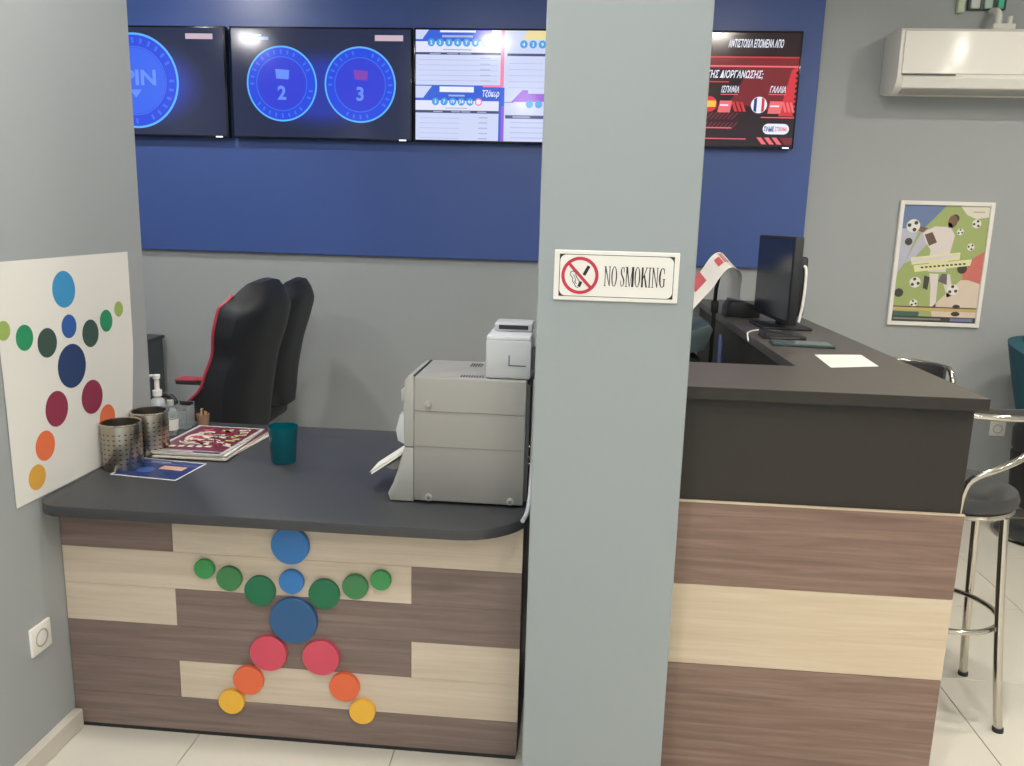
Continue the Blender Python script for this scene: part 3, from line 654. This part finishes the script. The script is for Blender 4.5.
# ------------------------------------------------------------------ things on the desk
def mesh_pot(label, x, y, r, h):
    t = thing('metal_pot', label, 'pot', (x, y, TZ), 'perforated steel pots on the desk')
    obj('cup', B().lathe([(0, TZ + .002), (r - .003, TZ), (r, TZ + .004), (r, TZ + h - .002), (r - .001, TZ + h), (r - .004, TZ + h), (r - .004, TZ + .006), (0, TZ + .006)], x, y, 40), STEEL, t)
    obj('rim', B().lathe([(r + .001, TZ + h - .004), (r + .003, TZ + h - .002), (r + .001, TZ + h + .001), (r - .004, TZ + h), (r + .001, TZ + h - .004)], x, y, 40), CHROME, t)
    hb = B()
    for k in range(22):
        a_ = 2 * pi * k / 22
        for j in range(7):
            z = TZ + .025 + j * (h - .04) / 7; c, s = cos(a_), sin(a_); d = Vector((-s, c, 0)) * .0052
            p = Vector((x + c * (r + .0006), y + s * (r + .0006), z)); t2 = bmesh.new()
            vs = [t2.verts.new(q) for q in (p - d, p + Vector((0, 0, -.0022)), p + d, p + Vector((0, 0, .0022)))]; t2.faces.new(vs); hb.merge(t2)
    ho = obj('perforations', hb, mat('hole_dark', (48, 46, 44), .6), t, smooth=False); ho['kind'] = 'stuff'
    return t
mesh_pot('perforated steel pot nearest the front of the desk by the poster', -1.4125, 2.35, .0595, .147)
mesh_pot('perforated steel pot standing behind the front one by the poster', -1.411, 2.515, .0585, .145)
bt = thing('pump_bottle', 'tall white pump sanitiser bottle behind the steel pots', 'bottle', (-1.515, 2.765, TZ))
bx, by = -1.515, 2.765
obj('bottle', B().lathe([(0, TZ), (.026, TZ), (.029, TZ + .004), (.029, TZ + .10), (.024, TZ + .122), (.012, TZ + .132), (.012, TZ + .14), (0, TZ + .14)], bx, by), mat('cloudy_plastic', (206, 212, 212), .25, trans=.35), bt)
obj('label', B().lathe([(.0293, TZ + .03), (.0296, TZ + .03), (.0296, TZ + .085), (.0293, TZ + .085)], bx, by), WHITEP, bt)
pu = obj('pump', B().lathe([(.0, TZ + .138), (.0165, TZ + .138), (.0165, TZ + .158), (.009, TZ + .16), (.0085, TZ + .2), (.013, TZ + .202), (.0135, TZ + .215), (0, TZ + .217)], bx, by, 18), WHITEP, bt)
obj('nozzle', B().tube([(bx, by, TZ + .209), (bx - .03, by + .01, TZ + .209), (bx - .036, by + .012, TZ + .2)], .0055, smooth=1), WHITEP, pu)
bt = thing('clear_bottle', 'short clear bottle with white label next to the pump bottle', 'bottle', (-1.458, 2.745, TZ)); bx, by = -1.458, 2.745
obj('bottle', B().lathe([(0, TZ), (.022, TZ), (.0245, TZ + .004), (.0245, TZ + .078), (.02, TZ + .096), (.011, TZ + .106), (.011, TZ + .115), (0, TZ + .115)], bx, by), CLEARP, bt)
obj('label', B().lathe([(.0248, TZ + .02), (.0251, TZ + .02), (.0251, TZ + .06), (.0248, TZ + .06)], bx, by), WHITEM, bt); obj('cap', B().lathe([(0, TZ + .128), (.011, TZ + .128), (.013, TZ + .125), (.013, TZ + .108), (0, TZ + .108)], bx, by, 18), GREYP, bt)
bt = thing('acrylic_holder', 'low clear acrylic holder behind the magazines', 'holder', (-1.46, 2.85, TZ))
for nm, a in (('side', (-1.494, -1.491, 2.82, 2.88, TZ + .003, TZ + .085)), ('side', (-1.439, -1.436, 2.82, 2.88, TZ + .003, TZ + .085)), ('front', (-1.494, -1.436, 2.817, 2.82, TZ + .003, TZ + .07)), ('back', (-1.494, -1.436, 2.88, 2.883, TZ + .003, TZ + .095)), ('bottom', (-1.494, -1.436, 2.817, 2.883, TZ, TZ + .003))):
    obj(nm, B().box(*a), CLEARP, bt, smooth=False)
obj('black_band', B().box(-1.492, -1.438, 2.879, 2.8805, TZ + .078, TZ + .094), BLACK, bt, smooth=False)
bt = thing('stick_cup', 'small cup of pale wooden sticks at the back of the desk', 'cup', (-1.408, 2.89, TZ)); bx, by = -1.408, 2.89
obj('cup', B().lathe([(0, TZ), (.02, TZ), (.024, TZ + .045), (.022, TZ + .045), (.019, TZ + .004), (0, TZ + .004)], bx, by, 24), mat('kraft_cup', (150, 116, 92), .6), bt)
for k in range(9):
    a_ = k * 2.4; r_ = .012 * (k % 3) / 2; x, y = bx + r_ * cos(a_), by + r_ * sin(a_)
    obj('stick', B().box(x - .002, x + .002, y - .002, y + .002, TZ + .005, TZ + .055 + .004 * (k % 4)), CARTON, bt, smooth=False)
# magazines
mg_cols = [(206, 204, 198), (214, 206, 196), (120, 62, 70), (222, 220, 214), (190, 190, 188)]
base = [(-1.392, 2.462), (-1.135, 2.452), (-1.128, 2.80), (-1.385, 2.81)]
def magazine(k, label, cover=False):
    z = TZ + .0045 * k; a_ = R((-3.5, 2.0, -1.2, 3.0, 0)[k]) ; cx, cy = -1.262 + (.018, .012, .008, .004, 0)[k], 2.632 + (.02, -.008, .014, .004, 0)[k]
    t = thing('magazine', label, 'magazine', (cx, cy, z), 'magazines stacked on the desk')
    Mr = Matrix.Translation((cx, cy, 0)) @ Matrix.Rotation(a_ + R(-1.5), 4, 'Z')
    obj('pages', B().box(-.124, .124, -.172, .172, z, z + .0036).rot(Mr), WHITEM, t, smooth=False)
    obj('cover_sheet', B().box(-.126, .126, -.174, .174, z + .0036, z + .0044).rot(Mr), mat('mag_%d' % k, mg_cols[k], .3), t, smooth=False)
    if cover:
        u = Mr.to_3x3() @ Vector((1, 0, 0)); v = Mr.to_3x3() @ Vector((0, 1, 0)); f = Flat((cx, cy, z + .0044), u, v, (0, 0, 1)); f.top = .0003
        MA = ink('mag_maroon', (112, 48, 62), .3); CRM = ink('mag_cream', (224, 214, 196), .3); PKm = ink('mag_red', (190, 60, 74), .3); YG = ink('mag_green', (176, 186, 120), .3); DKm = ink('mag_dark', (70, 44, 50), .3)
        f.rect(-.114, -.14, .114, .162, MA, 1); f.rect(-.114, -.165, .114, -.148, DKm, 1); f.rect(-.10, -.161, .02, -.153, CRM, 2)
        rn = random.Random(7)
        f.circ(-.05, .02, .042, CRM, 2, ry=.055); f.circ(-.055, .005, .024, PKm, 3, ry=.032)
        for q in range(60):
            x, y = rn.uniform(-.085, .085), rn.uniform(-.08, .12); w_, h_, s_ = rn.uniform(.012, .04), rn.uniform(.008, .02), rn.uniform(-.02, .02)
            f.poly([(x, y), (x + w_, y + s_), (x + w_ * .9, y + s_ + h_), (x - .004, y + h_)], (CRM, CRM, YG, PKm, CRM)[q % 5], 4)
        for q in range(5): f.rect(-.09 + .03 * q, -.115 + .004 * q, -.07 + .03 * q, -.095 + .004 * q, CRM, 4)
        f.build('cover_print', t)
magazine(0, 'bottom magazine of the stack on the desk'); magazine(1, 'second magazine from the bottom of the desk stack'); magazine(2, 'middle magazine of the stack with maroon cover edge')
magazine(3, 'white magazine just under the top one on the desk stack'); magazine(4, 'top magazine of the desk stack with maroon collage cover', True)
fy = thing('flyer', 'small dark blue flyer with white border in front of the steel pots', 'flyer', (-1.295, 2.345, TZ))
quad = [(-1.412, 2.272), (-1.19, 2.246), (-1.176, 2.425), (-1.398, 2.451)]
obj('sheet', B().prism(quad, 'z', TZ + .0002, TZ + .001), PAPER, fy, smooth=False)
u = (Vector(quad[1]) - Vector(quad[0])).normalized(); v = (Vector(quad[3]) - Vector(quad[0])).normalized()
f = Flat((-1.294, 2.3485, TZ + .001), (u.x, u.y, 0), (v.x, v.y, 0), (0, 0, 1)); f.top = .0002
f.rect(-.107, -.085, .107, .085, ink('flyer_navy', (40, 58, 112), .3), 1); f.rect(-.07, .06, -.0, .067, ink('flyer_line', (150, 160, 190), .3), 2)
f.rect(-.004, -.002, .078, .034, ink('flyer_peach', (224, 176, 150), .3), 2); f.circ(-.035, -.02, .028, ink('flyer_blue', (62, 96, 160), .3), 2); f.rect(-.106, .05, .107, .0525, ink('flyer_line', (150, 160, 190), .3), 2)
f.build('print', fy)
o = thing('plastic_tumbler', 'translucent teal plastic tumbler on the desk', 'tumbler', (-.945, 2.49, TZ))
obj('cup', B().lathe([(0, TZ), (.036, TZ), (.039, TZ + .004), (.047, TZ + .122), (.0452, TZ + .122), (.0372, TZ + .012), (0, TZ + .010)], -.945, 2.49, 36), TEALCUP, o)

# ------------------------------------------------------------------ gaming chairs
def interp(x, tab):
    for (a, b), (c, d) in zip(tab, tab[1:]):
        if x <= c: k = (x - a) / (c - a); k = k * k * (3 - 2 * k); return b + (d - b) * k
    return tab[-1][1]
def gaming_chair(label):
    t = thing('gaming_chair', label, 'chair', (0, 0, 0), 'black gaming chairs behind the desk', local=True)
    RC = Matrix.Translation((0, -.20, .53)) @ Matrix.Rotation(R(9), 4, 'X')
    Wt = [(0, .16), (.15, .215), (.40, .232), (.58, .222), (.74, .25), (.86, .245), (.93, .185), (1, .13)]
    Dt = [(0, .25), (.2, .17), (.42, .07), (.6, .055), (.85, .06), (.93, .04), (1, .015)]
    Lh = .745; nu, nv = 14, 26
    top_ = lambda s, v: .022 * (1 - s * s) * max(0, (v - .9) / .1)
    def fr(u, v):
        w_ = interp(v, Wt); s = 2 * u - 1; return Vector((s * w_, -.01 + interp(v, Dt) * abs(s) ** 3 + .02 * sin(v * pi * 1.4), v * Lh + top_(s, v)))
    def bk(u, v):
        w_ = interp(v, Wt); s = 2 * u - 1; e = max(0, (v - .88) / .12); return Vector((s * w_ * .96, -.01 - .085 * (1 - abs(s) ** 4 * .8) * (1 - .6 * e * e) + .02 * sin(v * pi * 1.4), v * Lh + top_(s, v) + .05 * (1 - v) ** 4))
    bm = bmesh.new(); F = [[bm.verts.new(fr(i / nu, j / nv)) for j in range(nv + 1)] for i in range(nu + 1)]; K_ = [[bm.verts.new(bk(i / nu, j / nv)) for j in range(nv + 1)] for i in range(nu + 1)]
    for i in range(nu):
        for j in range(nv):
            bm.faces.new((F[i][j], F[i + 1][j], F[i + 1][j + 1], F[i][j + 1])); bm.faces.new((K_[i][j], K_[i][j + 1], K_[i + 1][j + 1], K_[i + 1][j]))
    for i in range(nu):
        bm.faces.new((F[i][0], K_[i][0], K_[i + 1][0], F[i + 1][0])); bm.faces.new((F[i][nv], F[i + 1][nv], K_[i + 1][nv], K_[i][nv]))
    for j in range(nv):
        bm.faces.new((F[0][j], F[0][j + 1], K_[0][j + 1], K_[0][j])); bm.faces.new((F[nu][j], K_[nu][j], K_[nu][j + 1], F[nu][j + 1]))
    bmesh.ops.recalc_face_normals(bm, faces=bm.faces[:])
    br = obj('backrest', B().merge(bm, RC), LEATHER, t)
    for s in (0, 1):
        obj('piping', B().tube([RC @ (fr(s, j / 30) + Vector(((2 * s - 1) * .002, .002, 0))) for j in range(29)], .006, 8), REDP, br)
    obj('head_cushion', B().box(-.11, .11, .0, .05, .56, .68, .024, 4).rot(RC), LEATHER, br)
    def seatf(x0, x1, y0, y1, z0, z1, bv): return B().box(x0, x1, y0, y1, z0, z1, bv, 4)
    se = obj('seat', seatf(-.25, .25, -.20, .30, .44, .53, .035), LEATHER, t)
    for s in (-1, 1): obj('bolster', seatf(s * .27 - .045, s * .27 + .045, -.18, .28, .47, .565, .035), LEATHER, se)
    for s in (-1, 1):
        ar = obj('armrest', B().box(s * .33 - .045, s * .33 + .045, -.10, .17, .725, .75, .012, 3), BLACK, t)
        obj('red_trim', B().box(s * .33 - .046, s * .33 + .046, -.101, .171, .747, .755, .003), REDP, ar)
        obj('arm_bracket', B().tube([(s * .33, .03, .73), (s * .335, .03, .50), (s * .30, .03, .44), (s * .2, .03, .435)], .022, smooth=1), BLACK, ar)
        obj('arm_loop', B().tube([(s * .33, -.09, .74), (s * .33, -.11, .80), (s * .325, -.04, .83), (s * .325, .03, .75)], .012, smooth=2), BLACK, ar)
    obj('gas_column', B().cyl((0, 0, .1), (0, 0, .44), .028), BLACK, t)
    for k in range(5):
        a_ = 2 * pi * k / 5; p = (.30 * cos(a_), .30 * sin(a_))
        lg = obj('base_leg', B().tube([(0, 0, .11), (p[0] * .5, p[1] * .5, .10), (p[0], p[1], .075)], [.03, .026, .018], 8), BLACK, t)
        obj('caster', B().cyl((p[0] - .022 * sin(a_), p[1] + .022 * cos(a_), .03), (p[0] + .022 * sin(a_), p[1] - .022 * cos(a_), .03), .03, n=18, bev=.004), BLACK, lg)
    return t
g1 = gaming_chair('black gaming chair with red piping nearest the desk'); g1.location = (-1.70, 3.43, 0); g1.rotation_euler = (0, 0, R(86))
g2 = copy_tree(g1); g2['label'] = 'black gaming chair further back, half hidden behind the nearer one'; g2.location = (-1.86, 4.24, 0); g2.rotation_euler = (0, 0, R(91)); g2.scale = (1, 1, .955)

# dark cabinet at the back, left
cb = thing('low_cabinet', 'dark grey low cabinet just past the left wall edge', 'cabinet', (-2.75, 4.4, 0))
CG = mat('cabinet_grey', (78, 86, 90), .5, vary=.04)
obj('body', B().box(-2.99, -2.50, 4.22, 4.66, .03, .80, .003, 1), CG, cb, smooth=False)
obj('top', B().box(-3.0, -2.49, 4.205, 4.67, .80, .82, .003, 1), mat('cabinet_top', (58, 64, 68), .4), cb, smooth=False)
obj('plinth', B().box(-2.97, -2.52, 4.24, 4.64, 0, .03), BLACK, cb, smooth=False)
for a, b, h in ((-2.985, -2.747, -2.777), (-2.743, -2.505, -2.713)):
    d = obj('door', B().box(a, b, 4.204, 4.22, .04, .795, .002, 1), CG, cb, smooth=False)
    obj('handle', B().tube([(h, 4.204, .52), (h, 4.185, .52), (h, 4.185, .66), (h, 4.204, .66)], .005), CHROME, d)

# ------------------------------------------------------------------ things on the ledge
mo = thing('monitor', 'black monitor standing side-on on the dark ledge', 'monitor', (.80, 3.48, LZ), local=True)
mo.rotation_euler = (0, 0, R(2))
obj('housing', B().box(-.006, .028, -.275, .275, .035, .375, .006), BLACK, mo)
obj('screen', B().box(-.0085, -.0055, -.262, .262, .052, .362), mat('screen_off', (34, 40, 52), .22), mo, smooth=False)
obj('rear_case', B().box(.026, .058, -.255, .17, .07, .30, .01), BLACK, mo)
obj('stand_neck', B().box(.03, .06, -.04, .04, .006, .16, .006), BLACK, mo)
obj('stand_base', B().box(-.06, .14, -.12, .12, 0, .01, .004), BLACK, mo)
obj('rear_cable', B().tube([(.038, -.262, .05), (.048, -.264, .12), (.05, -.264, .22), (.046, -.264, .262), (.04, -.258, .265)], .0055, smooth=2), WHITEP, mo)
kb = thing('tablet', 'thin flat greenish tablet lying on the ledge before the monitor', 'tablet', (.79, 2.93, LZ), local=True); kb.rotation_euler = (0, 0, R(-6))
obj('case', B().box(-.105, .105, -.05, .06, .0, .009, .003), mat('tablet_case', (44, 62, 62), .4), kb); obj('glass', B().box(-.097, .097, -.043, .053, .0088, .0096), mat('tablet_glass', (88, 104, 102), .2), kb, smooth=False)
dk = thing('card_reader', 'flat black device on the ledge between monitor and tablet', 'device', (.765, 3.12, LZ), local=True)
obj('case', B().prism([(-.075, 0), (.075, 0), (.075, .012), (-.075, .026)], 'y', -.06, .06, .003), BLACK, dk); obj('key_panel', B().box(-.06, .05, -.061, -.058, .004, .010), GREYD, dk, smooth=False)
sp = thing('paper_sheet', 'white printed paper sheet lying on the ledge', 'paper', (.84, 2.6, LZ))
q = [(.757, 2.468), (.915, 2.527), (.936, 2.752), (.775, 2.715)]
obj('sheet', B().prism(q, 'z', LZ + .0003, LZ + .0012), PAPER, sp, smooth=False)
f = Flat((.846, 2.61, LZ + .0012), (1, .12, 0), (.05, 1, 0), (0, 0, 1)); f.top = .0002
for k in range(7): f.rect(-.055, -.085 + .025 * k, .05 - .012 * (k % 3), -.0835 + .025 * k, ink('faint_grey', (190, 186, 178)), 1)
f.build('print', sp)
rp = thing('receipt_printer', 'small black receipt printer at the inner edge of the ledge', 'printer', (.735, 3.84, LZ))
obj('body', B().prism([(.672, LZ), (.82, LZ), (.82, LZ + .05), (.74, LZ + .075), (.69, LZ + .07), (.672, LZ + .04)], 'y', 3.78, 3.93, .005), BLACK, rp)
obj('paper_slot', B().box(.69, .73, 3.79, 3.92, LZ + .0725, LZ + .077), GREYD, rp, smooth=False)
# draped paper strip and its stand
pp = thing('paper_strip', 'white paper strip with red print draped over a thin black stand', 'paper', (.6, 3.7, LZ))
path = [(.70, 3.87, 1.226), (.69, 3.83, 1.29), (.68, 3.77, 1.36), (.655, 3.71, 1.415), (.617, 3.66, 1.44), (.575, 3.62, 1.42), (.53, 3.58, 1.36), (.485, 3.54, 1.315), (.44, 3.50, 1.27), (.40, 3.46, 1.23)]
def spl(k, u):
    x = u * (len(path) - 1); i = min(int(x), len(path) - 2); q = x - i; P_ = [Vector(path[max(0, min(len(path) - 1, i + d))]) for d in (-1, 0, 1, 2)]
    return .5 * ((2 * P_[1]) + (P_[2] - P_[0]) * q + (2 * P_[0] - 5 * P_[1] + 4 * P_[2] - P_[3]) * q * q + (3 * P_[1] - P_[0] - 3 * P_[2] + P_[3]) * q ** 3)
def strip(u, v, off=0): return spl(0, u) + Vector((.006 - .035 * (v - .5), (v - .5) * .15 - .03, -.058 * (1 - v) * min(1, max(0, u - .12) * 4.0) + off))
obj('sheet', B().grid(lambda u, v: strip(u, v), 36, 6, .0006), PAPER, pp)
bm = B(); RDi = ink('strip_red', (204, 96, 100)); PKi = ink('strip_pink', (226, 168, 160))
for (u0, u1, v0, v1) in ((.44, .455, .3, .9), (.47, .485, .35, .9), (.5, .56, .35, .75), (.68, .80, .45, 1.0)):
    bm.grid(lambda u, v: strip(u0 + (u1 - u0) * u, v0 + (v1 - v0) * v, .002), 6, 3)
obj('print', bm, RDi, pp)
sd = thing('display_stand', 'thin black stand pole holding the paper strip', 'stand', (.61, 3.70, .75))
obj('pole', B().tube([(.60, 3.70, .76), (.60, 3.70, 1.2), (.603, 3.70, 1.30), (.62, 3.68, 1.395)], .009, smooth=1), BLACK, sd)
obj('clamp', B().box(.585, .617, 3.685, 3.715, 1.17, 1.225, .006), BLACK, sd); obj('foot', B().box(.585, .64, 3.62, 3.78, .75, .762, .003), BLACK, sd)
tm = thing('cash_terminal', 'grey-green slanted terminal inside the reception counter', 'terminal', (.45, 3.75, .75))
obj('base', B().box(.36, .54, 3.60, 3.9, .75, .98, .01), BLACK, tm)
obj('sloped_top', B().prism([(.33, 1.03), (.565, 1.135), (.58, 1.11), (.55, 1.02), (.35, .97)], 'y', 3.56, 3.9, .006), mat('terminal_grey', (84, 100, 102), .4), tm)
cbx = obj('cable', B().tube([(.612, 3.55, 1.09), (.606, 3.5, .98), (.605, 3.47, .85), (.60, 3.46, .757)], .012, smooth=2), mat('blue_cable', (52, 66, 104), .5), org=(.6, 3.5, .75)); tag(cbx, 'thick dark blue cable hanging inside the reception counter', 'cable')
cbx = obj('cable', B().tube([(.80, 3.28, LZ + .004), (.74, 3.30, LZ + .006), (.69, 3.28, LZ + .005), (.652, 3.20, LZ + .0045), (.646, 3.16, LZ - .004), (.648, 3.14, LZ - .022)], .0032, smooth=2), WHITEP, org=(.7, 3.25, LZ)); tag(cbx, 'thin white cable looping over the inner edge of the ledge', 'cable')

# ------------------------------------------------------------------ bar stools
def bar_stool(label, pad, face, ext=66):
    t = thing('bar_stool', label, 'stool', (0, 0, 0), 'chrome bar stools at the reception counter', local=True)
    obj('seat', B().lathe([(0, .705), (.165, .705), (.182, .716), (.186, .735), (.178, .757), (.14, .775), (.07, .783), (0, .785)], n=40), STOOLP, t)
    obj('seat_ring', B().lathe([(.15, .69), (.172, .69), (.178, .698), (.172, .706), (.15, .706), (.15, .69)], n=40), CHROME, t)
    for k in range(4):
        a_ = R(-52 + 90 * k); p = lambda r, z: (r * cos(a_), r * sin(a_), z)
        lg = obj('leg', B().tube([p(.165, .69), p(.172, .6), p(.19, .4), p(.212, .2), p(.24, .006)], .0135, 12, smooth=2), CHROME, t)
        obj('rubber_foot', B().cyl(p(.24, 0), p(.239, .014), .0165, n=16), BLACK, lg)
    obj('footrest', B().tube([(.178 * cos(2 * pi * k / 40), .178 * sin(2 * pi * k / 40), .325) for k in range(40)], .009, 10, closed=True), CHROME, t)
    pt = lambda d, r, z: (r * cos(R(face + d)), r * sin(R(face + d)), z)      # d degrees either side of the back
    zr = 1.012 if pad < 0 else .992
    arc = [pt(-ext - 12, .2, .93), pt(-ext - 8, .203, zr - .03)] + [pt(-ext + 2 * ext * k / 24, .205, zr + .012 * cos(R(-ext + 2 * ext * k / 24))) for k in range(25)] + [pt(ext + 8, .203, zr - .03), pt(ext + 12, .2, .93)]
    obj('back_rail', B().tube(arc, .0105, 10, smooth=1), CHROME, t)
    hh = lambda u: abs(pad) * (1 - .35 * abs(2 * u - 1) ** 2)
    obj('back_pad', B().grid(lambda u, v: Vector(pt((2 * u - 1) * (ext - 2), .196, (zr + .012 + hh(u) * v) if pad < 0 else (zr + .01 - hh(u) * (1 - v)))), 26, 5, .014), STOOLP, t)
    for s in (-1, 1):
        obj('back_support', B().tube([pt(s * 165, .17, .70), pt(s * 158, .2, .78), pt(s * 140, .208, .80), pt(s * 115, .208, .835), pt(s * 92, .207, .885), pt(s * 76, .204, .935)][::-1] if face > 0 else
            [pt(s * 5, .168, .70), pt(s * 5, .205, .79), pt(s * 9, .21, .835), pt(s * 35, .209, .875), pt(s * 64, .206, .905), pt(s * (ext + 11), .2, .94)], .0105, 10, smooth=2), CHROME, t)
    return t
s1 = bar_stool('chrome bar stool with charcoal seat nearest the camera, right of reception counter', -.022, -113, 84); s1.location = (1.235, 2.635, 0)
s2 = bar_stool('far bar stool whose chrome rimmed back just shows above the ledge', .10, 80); s2.location = (1.345, 3.42, 0)

# ------------------------------------------------------------------ teal swivel chair at the right edge
tc_ = thing('swivel_chair', 'teal upholstered swivel chair on a round base at the right edge', 'chair', (2.475, 4.25, 0), local=True)
def shell(u, v):
    a_ = R(-20 + 220 * u) ; r = .19 + .105 * v ** .8; return Vector((r * cos(a_), r * sin(a_) * .9, .60 + .43 * v - .06 * v * abs(2 * u - 1) ** 3))
obj('backrest', B().grid(shell, 28, 10, .06), TEAL, tc_)
obj('seat', B().lathe([(0, .44), (.18, .44), (.205, .47), (.21, .56), (.19, .60), (0, .61)], n=36), BLACK, tc_)
obj('lower_shell', B().lathe([(.0, .16), (.15, .16), (.19, .25), (.205, .44), (.18, .46), (0, .46)], n=36), BLACK, tc_)
obj('column', B().cyl((0, 0, .02), (0, 0, .2), .035), CHROME, tc_)
obj('base_disc', B().lathe([(0, .0), (.235, .0), (.24, .006), (.23, .014), (.2, .017), (.08, .022), (.04, .04), (0, .04)], n=44), mat('base_glass', (70, 72, 72), .15), tc_); obj('base_rim', B().lathe([(.236, .001), (.246, .004), (.244, .012), (.232, .0155), (.228, .012), (.236, .001)], n=44), CHROME, tc_)
